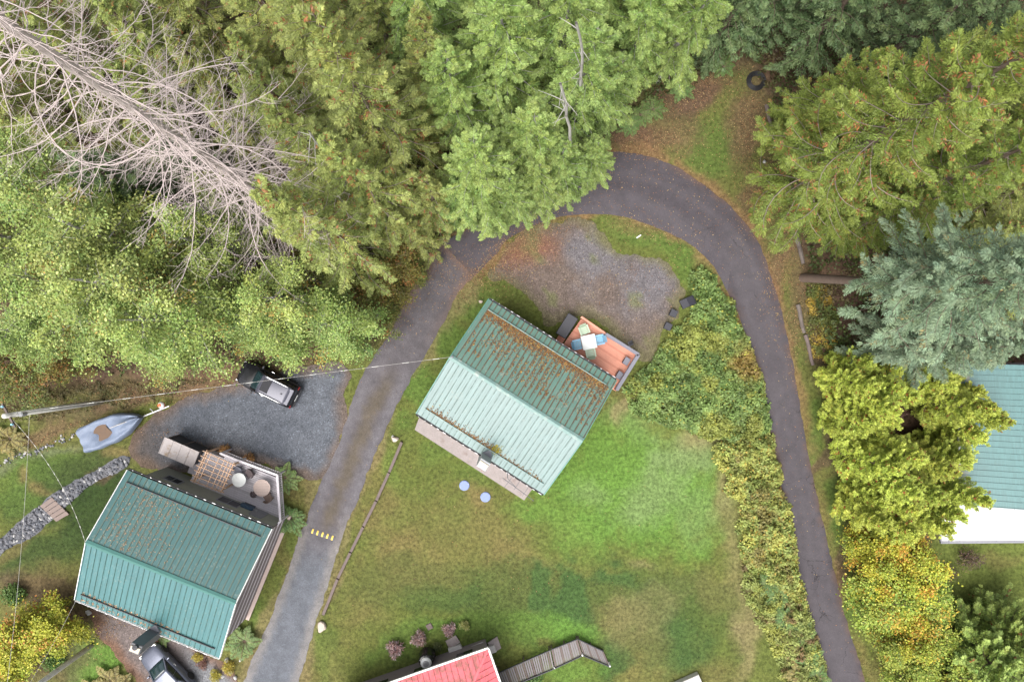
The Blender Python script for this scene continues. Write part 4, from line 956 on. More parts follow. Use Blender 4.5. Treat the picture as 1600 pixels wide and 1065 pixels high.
rock('pale stone at the foot of the yellow shrubs near the lower edge', 27, 1056, .12, 'stone_light', 13)
for i, (px, py, s) in enumerate(((355, 1030, .2), (360, 1048, .22), (340, 1022, .15), (376, 1030, .16), (368, 1057, .2), (348, 1056, .17), (324, 1018, .14))):
    o = rock('white garden stone among the yellow plants at the cabin corner', px, py, s, 'stone_light', 20 + i); o['group'] = 'garden stones at the teal cabin corner'
# plank bridge over the stone path
bp = [G(64, 789), G(82.6, 775.5), G(110, 802.5), G(90, 814)]
t = thing('plank_bridge', 'small plank bridge of brown boards crossing the dry stone path', 'footbridge', (0, 0, 0))
for k in range(5):
    f0, f1 = k / 5 + .012, (k + 1) / 5 - .012
    q = [bp[0].lerp(bp[3], f0), bp[1].lerp(bp[2], f0), bp[1].lerp(bp[2], f1), bp[0].lerp(bp[3], f1)]
    MB().prism([(v.x, v.y) for v in q], .10, .145 + .006 * (k % 2)).build('plank', MATS['bridge_plank'], t)
for f in (.15, .85):
    MB().bar(bp[0].lerp(bp[1], f) + Vector((0, 0, .05)), bp[3].lerp(bp[2], f) + Vector((0, 0, .05)), .1, .098).build('bearer', MATS['old_timber'], t)
# coil of black pipe under the firs
p = G(1181, 127); t = thing('pipe_coil', 'coil of black plastic pipe lying under the fir branches by the clearing', 'pipe', (p.x, p.y, 0))
for k in range(4):
    R = .42 + .085 * k
    for j in range(2):
        pts = [(R * math.cos(a), R * math.sin(a), .045 + j * .085 + .01 * math.sin(a * 3 + k)) for a in np.linspace(0, 2 * math.pi, 33)]
        MB().tube(pts, .04, 6).build('loop', MATS['rubber'], t, smooth=True)
# low row of stones edging the upper lawn by the bank
t = thing('stone_border', 'low row of grey stones between the bank and the upper lawn', 'stone border')
rs = np.random.default_rng(15); bl = smooth_line([G2(p) for p in ((-10, 728), (30, 713), (70, 700), (105, 684), (130, 672))], .2)
for i, (x, y) in enumerate(bl):
    for k in range(2):
        s_ = rs.uniform(.06, .13); o = obj('stone', smesh[(rs.choice(['stone_dark', 'stone_mid', 'stone_mid', 'stone_light']), int(rs.integers(3)))], None, t, (x + rs.normal(0, .13), y + rs.normal(0, .13), s_ * .3), (0, 0, rs.uniform(0, 6))); o.scale = (s_, s_ * .8, s_)
# ------------------------------------------------------------------ vehicles
def car(name, label, c, rz, L, Wd, H, body, roofm, suv, glass='windscreen'):
    t = thing(name, label, 'car', c, rz); hl = L / 2; hw = Wd / 2
    belt = .98 if suv else .88
    if suv:
        st = [(hl, .70, .38, .62), (hl - .08, .84, .30, .80), (hl - .35, .93, .24, .92), (hl - .9, .98, .22, 1.0), (hl - 1.35, 1, .22, 1.05), (.3, 1, .22, 1.06), (-.6, 1, .22, 1.07), (-hl + .6, .99, .22, 1.08), (-hl + .18, .95, .26, 1.05), (-hl, .84, .36, .88)]
    else:
        st = [(hl, .62, .36, .52), (hl - .10, .80, .28, .64), (hl - .40, .92, .22, .74), (hl - .9, .97, .20, .83), (hl - 1.35, .99, .20, .90), (.2, 1, .20, .92), (-.7, 1, .20, .94), (-hl + .7, .98, .20, .95), (-hl + .2, .92, .24, .90), (-hl, .78, .34, .72)]
    rings = []
    for x, k, zb, zt in st:
        w = hw * k; h = [(0, zb), (w * .88, zb), (w, zb + .16), (w * .995, zt - .28), (w * .965, zt - .08), (w * .86, zt), (w * .45, zt + .025), (0, zt + .035)]
        ring = [(x, y, z) for y, z in h] + [(x, -y, z) for y, z in h[-2:0:-1]]; rings.append(ring)
    m = MB(); n = len(rings[0])
    m.grid([r + [r[0]] for r in rings]); m.f.append(tuple(range(n))); o = (len(rings) - 1) * (n + 1); m.f.append(tuple(o + i for i in range(n)))
    bo = m.build('body', MATS[body], t, smooth=True)
    # greenhouse
    if suv: bx = (hl - 1.25, -hl + .12); tx = (hl - 2.0, -hl + .42); wt = .74
    else: bx = (hl - 1.25, -hl + .55); tx = (hl - 2.05, -hl + 1.25); wt = .72
    wb = hw * .90; wtt = hw * wt; zb = belt + .02; zt = H - .045
    B = [(bx[0], wb * .88, zb), (bx[0], -wb * .88, zb), (bx[1], -wb * .92, zb + .05), (bx[1], wb * .92, zb + .05)]
    T = [(tx[0], wtt * .94, zt), (tx[0], -wtt * .94, zt), (tx[1], -wtt * .95, zt - .03), (tx[1], wtt * .95, zt - .03)]
    mf = (bx[0] * .5 + tx[0] * .5)
    def quad(a, b, c_, d, nm, mat, off):
        P = [Vector(v) for v in (a, b, c_, d)]; nrm = (P[1] - P[0]).cross(P[2] - P[0]).normalized(); cen = sum(P, Vector()) / 4
        if nrm.dot(cen - Vector((0, 0, .7))) < 0: nrm = -nrm
        # slightly crowned pane with thickness
        G_ = [[P[0].lerp(P[1], i / 6).lerp(P[3].lerp(P[2], i / 6), j / 4) + nrm * (.05 * math.sin(math.pi * i / 6)) for j in range(5)] for i in range(7)]
        mb = MB().grid([[tuple(v + nrm * off) for v in r] for r in G_]); q = mb.build(nm, MATS[mat], t, smooth=True, fix=False); md = q.modifiers.new('thick', 'SOLIDIFY'); md.thickness = .02; return q
    quad(B[0], B[1], T[1], T[0], 'windscreen', glass, 0); quad(B[2], B[3], T[3], T[2], 'rear_window', 'glass_dark', 0)
    quad(B[3], B[0], T[0], T[3], 'side_window', 'glass_dark', 0); quad(B[1], B[2], T[2], T[1], 'side_window', 'glass_dark', 0)
    m = MB().prism([(v[0] * .985, v[1] * .96) for v in B], [v[2] - .05 for v in B], [v[2] + .02 for v in B]); m.build('cowl', MATS['dark_trim'], t)
    for b_, t_ in zip(B, T): MB().bar(Vector(b_) + Vector((0, 0, -.03)), t_, .09, .07).build('pillar', MATS[body], t)
    for s in (1, -1):
        x0 = (bx[0] + bx[1]) / 2 - .1; MB().bar((x0 + .1, s * wb * .93, zb), (x0, s * wtt * .97, zt), .08, .06).build('pillar', MATS[body], t)
    # roof panel, crowned
    g = []
    for i in range(9):
        f = i / 8; x = T[0][0] + .06 + (T[2][0] - T[0][0] - .1) * f; w = (T[0][1] * (1 - f) + T[3][1] * f) + .03
        g.append([(x, w * (j / 4 - 1), zt + .012 + .055 * (1 - (j / 4 - 1) ** 2) * (math.sin(math.pi * (.12 + .76 * f))) ) for j in range(9)])
    ro = MB().grid(g).build('roof', MATS[roofm], t, smooth=True, fix=False); md = ro.modifiers.new('thick', 'SOLIDIFY'); md.thickness = .04; md.offset = -1
    if suv:
        for s in (1, -1):
            pts = [(T[0][0] - .15, s * wtt * .90, zt + .05), (T[0][0] - .3, s * wtt * .92, zt + .11), (T[2][0] + .35, s * wtt * .92, zt + .10), (T[2][0] + .2, s * wtt * .9, zt + .04)]
            MB().tube(pts, .028, 6).build('roof_rail', MATS['chrome'], t)
        MB().bbox((T[0][0] - .45, 0, zt + .062), (.6, wtt * 1.35, .03), .01).build('sunroof', MATS['sunroof_glass'], t)
        MB().bar((T[2][0] + .5, 0, zt + .06), (T[2][0] + .38, 0, zt + .16), .05, .03).build('aerial_fin', MATS['dark_trim'], t)
        MB().bbox((T[2][0] - .12, 0, zt + .0), (.3, wtt * 1.75, .05), .015).build('spoiler', MATS[roofm], t)
    for s in (1, -1):
        MB().bbox((bx[0] - .30, s * (hw + .08), belt + .08), (.12, .2, .14), .03).build('mirror', MATS[body if not suv else 'dark_trim'], t)
        MB().bbox((hl - .16, s * hw * .66, st[1][3] - .06), (.22, .36, .13), .04).build('headlight', MATS['chrome'], t)
        MB().bbox((-hl + (.13 if suv else .12), s * hw * .78, .86 if suv else .74), (.16, .24, .24 if suv else .16), .04).build('taillight', MATS['tail_red'], t)
        for x in (hl - .88, -hl + .82):
            for kx in (0,):
                wh = thing_part('wheel', t); wh.location = (x, s * (hw - .10), .335)
                pr = [(.20, -.11), (.30, -.11), (.335, -.07), (.335, .07), (.30, .11), (.20, .11)]
                rot = (math.pi / 2, 0, 0)
                ty = MB().lathe(pr, 20).build('tyre', MATS['tyre'], wh, smooth=False); ty.rotation_euler = rot
                rm = MB().lathe([(.205, -.09), (.205, .09), (.06, .10)], 12).build('rim', MATS['galvanised'], wh); rm.rotation_euler = rot
    MB().bbox((-hl - .01, 0, .48), (.10, Wd * .74, .2), .03).build('rear_bumper', MATS['dark_trim'], t)
    MB().box((-hl - .005, 0, .78), (.03, .5, .13)).build('number_plate', MATS['plastic_white'], t)
    MB().box((hl - .0, 0, .5), (.06, Wd * .5, .18)).build('grille', MATS['dark_trim'], t)
    for s in (1, -1): MB().bar((.1, s * (hw + .005), .82), (-.12, s * (hw + .005), .82), .03, .03).build('door_handle', MATS['chrome'], t)
    return t
def thing_part(name, parent):
    me = MB().lathe([(.05, -.08), (.05, .08)], 8).mesh(name); me.materials.append(MATS['dark_trim'])
    return obj(name, me, None, parent)
p = G(417.5, 600, .9); car('suv_car', 'black sport utility car with grey roof and rails under the alder edge', (p.x, p.y, 0), ang(-.895, -.445), 4.55, 1.84, 1.66, 'car_black', 'car_roof_grey', True)
p = G(259, 1051, .8); car('sedan_car', 'silver-grey car parked on gravel below the teal roofed cabin chimney', (p.x, p.y, 0), ang(-.69, -.72), 4.4, 1.82, 1.45, 'car_silver', 'car_silver', False)

# ------------------------------------------------------------------ boat on trailer under a tarp
p = G(183, 668); a = ang(90, -37)
bt = thing('tarped_boat', 'boat under a blue-grey tarp with a brown rain puddle', 'boat', (p.x, p.y, 0), a)
rows = []; nx_, ny_ = 34, 19
rb = np.random.default_rng(4)
for i in range(nx_):
    f = i / (nx_ - 1); x = -2.25 + 4.55 * f
    w = 1.02 * (1 - max(0, (f - .45) / .55) ** 2.1 * .94) * (.93 + .07 * min(1, f * 5))
    row = []
    for j in range(ny_):
        v = j / (ny_ - 1) * 2 - 1
        av = abs(v)
        if av > .86: z = 1.0 - (av - .86) / .14 * .62; y = w * (.93 + (av - .86) / .14 * .07) * (1 if v > 0 else -1)
        else:
            y = w * v / .86 * .93
            ridge = .30 * math.exp(-(v / .34) ** 2) * sstep(.42, .75, np.array([f]))[0]
            sag = -.42 * math.exp(-((f - .36) / .16) ** 2) * math.exp(-(v / .55) ** 2)
            z = 1.0 + ridge + sag + .05 * math.exp(-((av - .7) / .15) ** 2)
        fold = .025 * math.sin(9 * f + 5 * v) + .02 * math.sin(17 * f - 11 * v + 1) + .03 * (vnoise(np.array([x * 3]), np.array([y * 3]), 1, 3)[0] - .5)
        row.append((x + .03 * math.sin(v * 9 + i), y + .02 * math.sin(f * 23), z + fold))
    rows.append(row)
o = MB().grid(rows).build('tarp', MATS['tarp'], bt, smooth=True, fix=False)
for s in (-.6,):
    MB().tube([(.2, .05, 1.26), (1.2, .02, 1.40), (2.2, 0, 1.1)], .03, 6).build('ridge_pole', MATS['cable'], bt)
pud = [(-1.15, .18), (-1.02, .40), (-.55, .62), (-.28, .60), (-.30, .2), (-.12, -.25), (-.28, -.48), (-.9, -.62), (-1.06, -.5), (-.88, -.05)]
pud = smooth_line([(-.65 + (a_ + .65) * 1.3, b_ * 1.25) for a_, b_ in pud], .08, True)
MB().prism(pud, .80, .83).build('puddle', MATS['tannin_water'], bt)
hull = []
for i in range(12):
    f = i / 11; x = -2.15 + 4.3 * f; w = .98 * (1 - max(0, (f - .45) / .55) ** 2.1 * .93)
    hull.append([(x, y * w, z) for y, z in ((-.93, .9), (-.9, .6), (-.45, .38), (0, .32 + .4 * max(0, f - .75)), (.45, .38), (.9, .6), (.93, .9))])
MB().grid(hull).build('hull', MATS['plastic_white'], bt, smooth=True, fix=False)
for s in (-.6, .6): MB().bar((-1.9, s, .30), (2.2, s * .15, .36), .07, .1).build('trailer_rail', MATS['galvanised'], bt)
MB().bar((2.0, 0, .36), (4.35, -.02, .40), .09, .09).build('tongue', MATS['galvanised'], bt)
for s in (-1, 1):
    o = MB().lathe([(.2, -.09), (.28, -.07), (.28, .07), (.2, .09)], 16).build('wheel', MATS['tyre'], bt); o.location = (-.5, s * .88, .28); o.rotation_euler = (math.pi / 2, 0, 0)
MB().box((-.5, 0, .28), (.08, 1.66, .08)).build('axle', MATS['galvanised'], bt)
MB().tube([(3.75, .16, .0), (3.75, .16, .62)], .035, 8).build('jockey_post', MATS['galvanised'], bt); MB().bar((3.1, .1, .42), (3.05, .32, .55), .04, .04).build('winch_handle', MATS['galvanised'], bt)
p = G(253, 632.5, .6); t = thing('mooring_buoy', 'round orange and white buoy hung on the boat trailer tongue', 'buoy', (p.x, p.y, .42))
half = [(.24 * math.sin(th), .25 - .25 * math.cos(th)) for th in np.linspace(.05, math.pi - .05, 14)]
MB().lathe([q for q in half if q[1] < .30], 22).build('lower_shell', MATS['orange_paint'], t, smooth=True)
MB().lathe([(.243, .29)] + [q for q in half if q[1] >= .30], 22, (.0, 0, .002)).build('upper_shell', MATS['plastic_white'], t, smooth=True)
MB().lathe([(.13, .455), (.13, .478), (.1, .492), (.03, .505)], 16, (-.03, 0, .012)).build('orange_cap', MATS['orange_paint'], t)

# ------------------------------------------------------------------ red roofed house at the lower edge
ZE3, ZR3 = 3.1, 4.6
ca_ = G(762, 1013.5, ZE3); da = ang(-145, 51); db = ang(20, 51.5)           # roof corner, directions of the two eaves
u = Vector((math.cos(da), math.sin(da), 0)); v = Vector((-u.y, u.x, 0));
if v.y > 0: v = -v
LU, LV = 12.0, 8.0
rh = thing('red_roofed_house', 'house with a pinkish red seamed metal hip roof and white trim', 'house', (ca_.x, ca_.y, 0), 0)
def Q(a_, b_, z): return u * a_ + v * b_ + Vector((0, 0, z))
MB().prism([tuple((Q(.5, .5, 0)).xy), tuple(Q(LU - .5, .5, 0).xy), tuple(Q(LU - .5, LV - .5, 0).xy), tuple(Q(.5, LV - .5, 0).xy)], 0, ZE3 - .05).build('wall', MATS['siding_mauve'], rh)
hipd = LV / 2
slope = (ZR3 - ZE3) / hipd
n = 30; pw_ = LU / n
for i in range(n):                                   # eave side facing the lawn
    a0, a1 = i * pw_, (i + 1) * pw_ - .004
    def top(a_): return min(a_, LU - a_, hipd)
    q = [Q(a0, 0, ZE3), Q(a1, 0, ZE3), Q(a1, top(a1), ZE3 + top(a1) * slope), Q(a0, top(a0), ZE3 + top(a0) * slope)]
    mb = MB().add([x for x in q] + [x - Vector((0, 0, .03)) for x in q], [(0, 1, 2, 3), (7, 6, 5, 4), (0, 4, 5, 1), (1, 5, 6, 2), (2, 6, 7, 3), (3, 7, 4, 0)])
    if top(a0) > .15: mb.bar(q[0] + Vector((0, 0, .02)), q[3] + Vector((0, 0, .02)), .04, .05)
    mb.build('roof_panel', MATS['roof_red'], rh)
m_ = 20; pv = LV / m_
for i in range(m_):                                  # hip end
    b0, b1 = i * pv, (i + 1) * pv - .004
    def top2(b_): return min(b_, LV - b_, hipd)
    q = [Q(0, b0, ZE3), Q(0, b1, ZE3), Q(top2(b1), b1, ZE3 + top2(b1) * slope), Q(top2(b0), b0, ZE3 + top2(b0) * slope)]
    mb = MB().add(q + [x - Vector((0, 0, .03)) for x in q], [(0, 1, 2, 3), (7, 6, 5, 4), (0, 4, 5, 1), (1, 5, 6, 2), (2, 6, 7, 3), (3, 7, 4, 0)])
    if top2(b0) > .15: mb.bar(q[0] + Vector((0, 0, .02)), q[3] + Vector((0, 0, .02)), .04, .05)
    mb.build('roof_panel', MATS['roof_red'], rh)
q = [Q(0, LV, ZE3), Q(LU, LV, ZE3), Q(LU - hipd, hipd, ZR3), Q(hipd, hipd, ZR3)]
MB().add(q + [x - Vector((0, 0, .03)) for x in q], [(0, 1, 2, 3), (7, 6, 5, 4), (0, 4, 5, 1), (1, 5, 6, 2), (2, 6, 7, 3), (3, 7, 4, 0)]).build('roof_slope', MATS['roof_red'], rh)
MB().bar(Q(0, 0, ZE3 + .05), Q(hipd, hipd, ZR3 + .06), .18, .03).build('hip_cap', MATS['roof_red'], rh)
MB().bar(Q(-.07, -.07, ZE3 - .02), Q(LU, -.07, ZE3 - .02), .12, .14).build('gutter', MATS['white_trim'], rh)
MB().bar(Q(-.07, .0, ZE3 - .02), Q(-.07, LV, ZE3 - .02), .12, .14).build('gutter', MATS['white_trim'], rh)
for k in range(3):
    cc = Q(2 + k * 3.2, .48, 1.6); MB().box(cc, (1.2, .05, 1.1), da).build('window', MATS['glass_dark'], rh)
# walkway deck along the lawn side of the red house
dk = thing('deck', 'narrow grey board walkway along the red roofed house', 'deck', (ca_.x, ca_.y, 0), 0)
zz = .5
P0 = G(755, 1002, zz) - Vector((ca_.x, ca_.y, 0)); P1_ = G(590, 1066, zz) - Vector((ca_.x, ca_.y, 0)); dd_ = (P1_ - P0).normalized(); nn_ = Vector((-dd_.y, dd_.x, 0))
if nn_.y > 0: nn_ = -nn_
for k in range(11):
    off = nn_ * (.07 + k * .14); MB().bar(P0 + off - Vector((0, 0, .02)) - dd_ * .0, P0 + off + dd_ * 9.5 - Vector((0, 0, .02)), .126, .04).build('board', MATS['deck_grey' if k % 3 else 'deck_grey_dark'], dk)
MB().prism([tuple((P0 + nn_ * .04).xy), tuple((P0 + dd_ * 9.5 + nn_ * .04).xy), tuple((P0 + dd_ * 9.5 + nn_ * 1.5).xy), tuple((P0 + nn_ * 1.5).xy)], 0, zz - .042).build('frame', MATS['deck_grey_dark'], dk)
for px, py in ((738, 1012), (642, 1045)):
    q = G(px, py, zz + .012) - Vector((ca_.x, ca_.y, 0)); MB().box(q + Vector((0, 0, .006)), (.5, .14, .012), da).build('vent_grille', MATS['slate_paint'], dk)
def slab(name, label, pxs, z, mat, cat='slab', step=None):
    t = thing(name, label, cat); MB().prism([G2(p, z) for p in pxs], 0, z).build('slab', MATS[mat], t)
    if step: MB().prism([G2(p, step[1]) for p in step[0]], 0, step[1]).build('step', MATS['pale_concrete'], t)
slab('concrete_step', 'concrete landing with a pale step at the red house corner', [(762, 1004), (777, 994), (783, 1012), (771, 1020)], .12, 'concrete', 'step', ([(757, 1012), (772, 1008), (776, 1018), (764, 1022)], .3))
slab('concrete_step', 'concrete landing with a white step between shrubs and the grey walkway', [(696, 1001), (712, 992), (719, 1003), (702, 1013)], .1, 'concrete', 'step', ([(700, 1013), (719, 1007), (722, 1012), (702, 1021)], .26))
p = G(671, 978); t = MB().bbox((0, 0, .03), (.42, .42, .08), .02, .5).build('stepping_stone', MATS['old_timber']); t.location = (p.x, p.y, 0); tag(t, 'dark square stepping stone between two purple shrubs', 'stone')
p = G(1066, 1064); t = MB().bbox((0, 0, .25), (2.4, 1.1, .5), .03, .42).build('concrete_box', MATS['pale_concrete']); t.location = (p.x + .2, p.y - .25, 0); tag(t, 'pale concrete cover slab at the lower edge of the lawn', 'slab')
# kettle barbecue with cover
p = G(666, 1029, 1.2); t = thing('kettle_barbecue', 'black covered kettle barbecue with a pale lid on the grey walkway', 'barbecue', (p.x, p.y, zz), da)
ring_ = []
for i in range(7):
    z = (0, .25, .5, .75, .95, 1.05, 1.1)[i]; rr = (.62, .60, .56, .54, .52, .44, .25)[i]
    ring_.append([((rr + .035 * math.sin(k * 2.1 + i)) * math.cos(k * math.pi / 12), (rr * .92 + .03 * math.sin(k * 3.3)) * math.sin(k * math.pi / 12), z) for k in range(25)])
MB().grid(ring_).build('cover', MATS['car_black'], t, fix=False)
MB().lathe([(.40, 1.06), (.39, 1.13), (.30, 1.20), (.17, 1.24)], 24, (.0, .1, 0)).build('lid', MATS['white_trim'], t, smooth=True); MB().lathe([(.22, 1.225), (.2, 1.255), (.05, 1.265)], 20, (0, .1, 0)).build('lid_top', MATS['galvanised'], t)
# wooden ramp from the house to the lawn
rp = thing('wooden_ramp', 'wooden access ramp with dark boards bending down to the lawn', 'ramp')
def rquad(a, b, c_, d, k, mat='deck_grey_dark', z4=None):
    A, B, C, D = [G(*p, z) for p, z in zip((a, b, c_, d), z4)]
    for i in range(k):
        f0, f1 = i / k + .006, (i + 1) / k - .006
        q = [A.lerp(B, f0), A.lerp(B, f1), D.lerp(C, f1), D.lerp(C, f0)]
        MB().add([x for x in q] + [x - Vector((0, 0, .04)) for x in q], [(0, 1, 2, 3), (7, 6, 5, 4), (0, 4, 5, 1), (1, 5, 6, 2), (2, 6, 7, 3), (3, 7, 4, 0)]).build('board', MATS['ramp_board' if (i % 4) else 'old_timber'], rp)
    for (p, q) in ((A, B), (D, C)): MB().bar(p + Vector((0, 0, .08)), q + Vector((0, 0, .08)), .06, .12).build('kerb_board', MATS['dark_trim'], rp)
    for f in (.02, .5, .98):
        for (p, q) in ((A, B), (D, C)): w_ = p.lerp(q, f); MB().box((w_.x, w_.y, w_.z / 2 - .03), (.09, .09, max(.06, w_.z - .06))).build('post', MATS['old_timber'], rp)
rquad((776, 1051), (860, 1014), (866, 1043), (786, 1076), 26, z4=(.75, .55, .55, .75))
rquad((861, 1013.5), (902, 997), (910, 1022.5), (867, 1042.5), 13, z4=(.54, .42, .42, .54))
rquad((903, 997), (942.5, 1016), (953, 1040), (911, 1022.5), 13, z4=(.41, .08, .08, .41))
for (px, py) in ((953, 1040), (910, 1023), (866, 1043)):
    q = G(px, py, .6); MB().box((q.x, q.y, .32), (.1, .1, .64)).build('corner_post', MATS['white_trim'], rp)

# ------------------------------------------------------------------ neighbour's building on the right
ZB = 3.6
b0 = G(1511, 788, ZB); nb = thing('neighbour_building', 'building with sea green ribbed metal roof behind the hedge trees', 'house', (b0.x, b0.y, 0), 0)
x0 = G(1500, 600, ZB).x - b0.x; yt = G(1500, 560, ZB).y - b0.y; rise = .28
MB().prism([(x0 + .5, .4), (x0 + 12, .4), (x0 + 12, yt - .4), (x0 + .5, yt - .4)], 0, ZB - .15).build('wall', MATS['grey_trim'], nb)
k = int(yt / .40)
for i in range(k):
    ya = i * .40
    q = [Vector((x0, ya, ZB)), Vector((x0 + 6.3, ya - .15, ZB + 6.3 * rise)), Vector((x0 + 6.3, ya + .396 - .15, ZB + 6.3 * rise)), Vector((x0, ya + .396, ZB))]
    mb = MB().add(q + [x - Vector((0, 0, .03)) for x in q], [(0, 1, 2, 3), (7, 6, 5, 4), (0, 4, 5, 1), (1, 5, 6, 2), (2, 6, 7, 3), (3, 7, 4, 0)])
    mb.bar(q[0] + Vector((0, .02, .025)), q[1] + Vector((0, .02, .025)), .05, .05); mb.build('roof_panel', MATS['roof_sea'], nb)
q = [Vector((x0 + 12.6, 0, ZB)), Vector((x0 + 6.3, 0, ZB + 6.3 * rise)), Vector((x0 + 6.3, yt, ZB + 6.3 * rise)), Vector((x0 + 12.6, yt, ZB))]
MB().add(q + [x - Vector((0, 0, .03)) for x in q], [(0, 1, 2, 3), (7, 6, 5, 4), (0, 4, 5, 1), (1, 5, 6, 2), (2, 6, 7, 3), (3, 7, 4, 0)]).build('roof_slope', MATS['roof_sea'], nb)
MB().bar((x0 - .06, -.05, ZB - .02), (x0 - .06, yt, ZB - .02), .12, .12).build('gutter', MATS['white_trim'], nb)
zt_ = 2.9
cv = [G(1471, 786, zt_), G(1700, 786, zt_), G(1700, 843, zt_), G(1471, 845, zt_)]
pc = thing('patio_cover', 'flat white patio cover with a grey gutter beside the sea green roof', 'patio cover', (0, 0, 0))
for k in range(8):
    f0, f1 = k / 8 + .0012, (k + 1) / 8 - .0012; q = [cv[0].lerp(cv[1], f0), cv[0].lerp(cv[1], f1), cv[3].lerp(cv[2], f1), cv[3].lerp(cv[2], f0)]
    MB().prism([(v_.x, v_.y) for v_ in q], zt_ - .08, zt_).build('roof_sheet', MATS['white_membrane'], pc)
MB().prism([(q.x, q.y) for q in cv], zt_ - .12, zt_ - .083).build('roof_deck', MATS['grey_trim'], pc)
MB().bar(cv[3] - Vector((.05, .09, .05)), cv[2] - Vector((0, .09, .05)), .16, .14).build('gutter', MATS['grey_trim'], pc)
MB().bar(cv[0] - Vector((.05, 0, .05)), cv[3] - Vector((.05, 0, .05)), .08, .12).build('fascia', MATS['grey_trim'], pc)
for q in (cv[3] + Vector((.6, .15, 0)), cv[3] + Vector((4.2, .15, 0)), cv[0] + Vector((.3, -.4, 0))): MB().box((q.x, q.y, zt_ / 2 - .05), (.1, .1, zt_ - .1)).build('post', MATS['grey_trim'], pc)
MB().tube([cv[0] + Vector((.55, -1.2, .03)), cv[3] + Vector((.5, -.15, .03))], .03, 6).build('drain_pipe', MATS['grey_trim'], pc)
# ------------------------------------------------------------------ foliage
UP = np.array([0, 0, 1.0])
def nrmz(a): return a / (np.linalg.norm(a, axis=-1, keepdims=True) + 1e-9)
class Fol:
    def __init__(s): s.P = []; s.D = []; s.N = []; s.L = []; s.W = []; s.C = []
    def add(s, P, D, Nn, L, Wd, C):
        n = len(P); s.P.append(P); s.D.append(nrmz(D)); s.N.append(Nn); s.L.append(np.broadcast_to(L, (n,))); s.W.append(np.broadcast_to(Wd, (n,))); s.C.append(np.broadcast_to(C, (n, 3)))
    def mesh(s, name, droop=.12, wide=.45):
        P = np.concatenate(s.P); D = np.concatenate(s.D); Nn = np.concatenate(s.N); L = np.concatenate(s.L)[:, None]; Wd = np.concatenate(s.W)[:, None]; C = np.concatenate(s.C)
        S = nrmz(np.cross(D, Nn)); n = len(P); M = P + D * L * wide
        V = np.empty((n, 4, 3)); V[:, 0] = P; V[:, 1] = M + S * Wd / 2; V[:, 2] = P + D * L - UP * L * droop; V[:, 3] = M - S * Wd / 2
        return np_mesh(name, V.reshape(-1, 3), np.arange(n * 4).reshape(n, 4), np.repeat(C, 4, axis=0))
def tubes_mesh(name, lines, mat, n=3):
    """many tapering tubes in one mesh: lines of (pts (k,3), radii (k,))"""
    Vs = []; Fs = []; o = 0; cs = [(math.cos(2 * math.pi * k / n), math.sin(2 * math.pi * k / n)) for k in range(n)]
    for pts, rad in lines:
        pts = np.asarray(pts); m = len(pts); T = np.gradient(pts, axis=0); T = nrmz(T)
        ref = np.where(np.abs(T[:, 2:3]) > .9, np.array([[1.0, 0, 0]]), np.array([[0, 0, 1.0]]))
        A = nrmz(np.cross(T, ref)); B = np.cross(T, A)
        V = np.stack([pts + (A * c + B * s) * np.asarray(rad)[:, None] for c, s in cs], 1).reshape(-1, 3)
        i, k = np.meshgrid(np.arange(m - 1), np.arange(n), indexing='ij'); k2 = (k + 1) % n
        Fs.append(np.stack([i * n + k, i * n + k2, (i + 1) * n + k2, (i + 1) * n + k], -1).reshape(-1, 4) + o); Vs.append(V); o += len(V)
    me = np_mesh(name, np.concatenate(Vs), np.concatenate(Fs), None, True); me.materials.append(MATS[mat]); return me
def hsvj(rng, c, n, dv=.22, dh=.08):
    """jittered colours round c"""
    c = np.asarray(c, float); k = 1 + rng.normal(0, dv, (n, 1)); w = rng.normal(0, dh, (n, 1))
    return np.clip(c[None] * np.clip(k, .45, 1.7) * (1 + np.concatenate([w, np.zeros_like(w), -w], 1)), .004, .8)

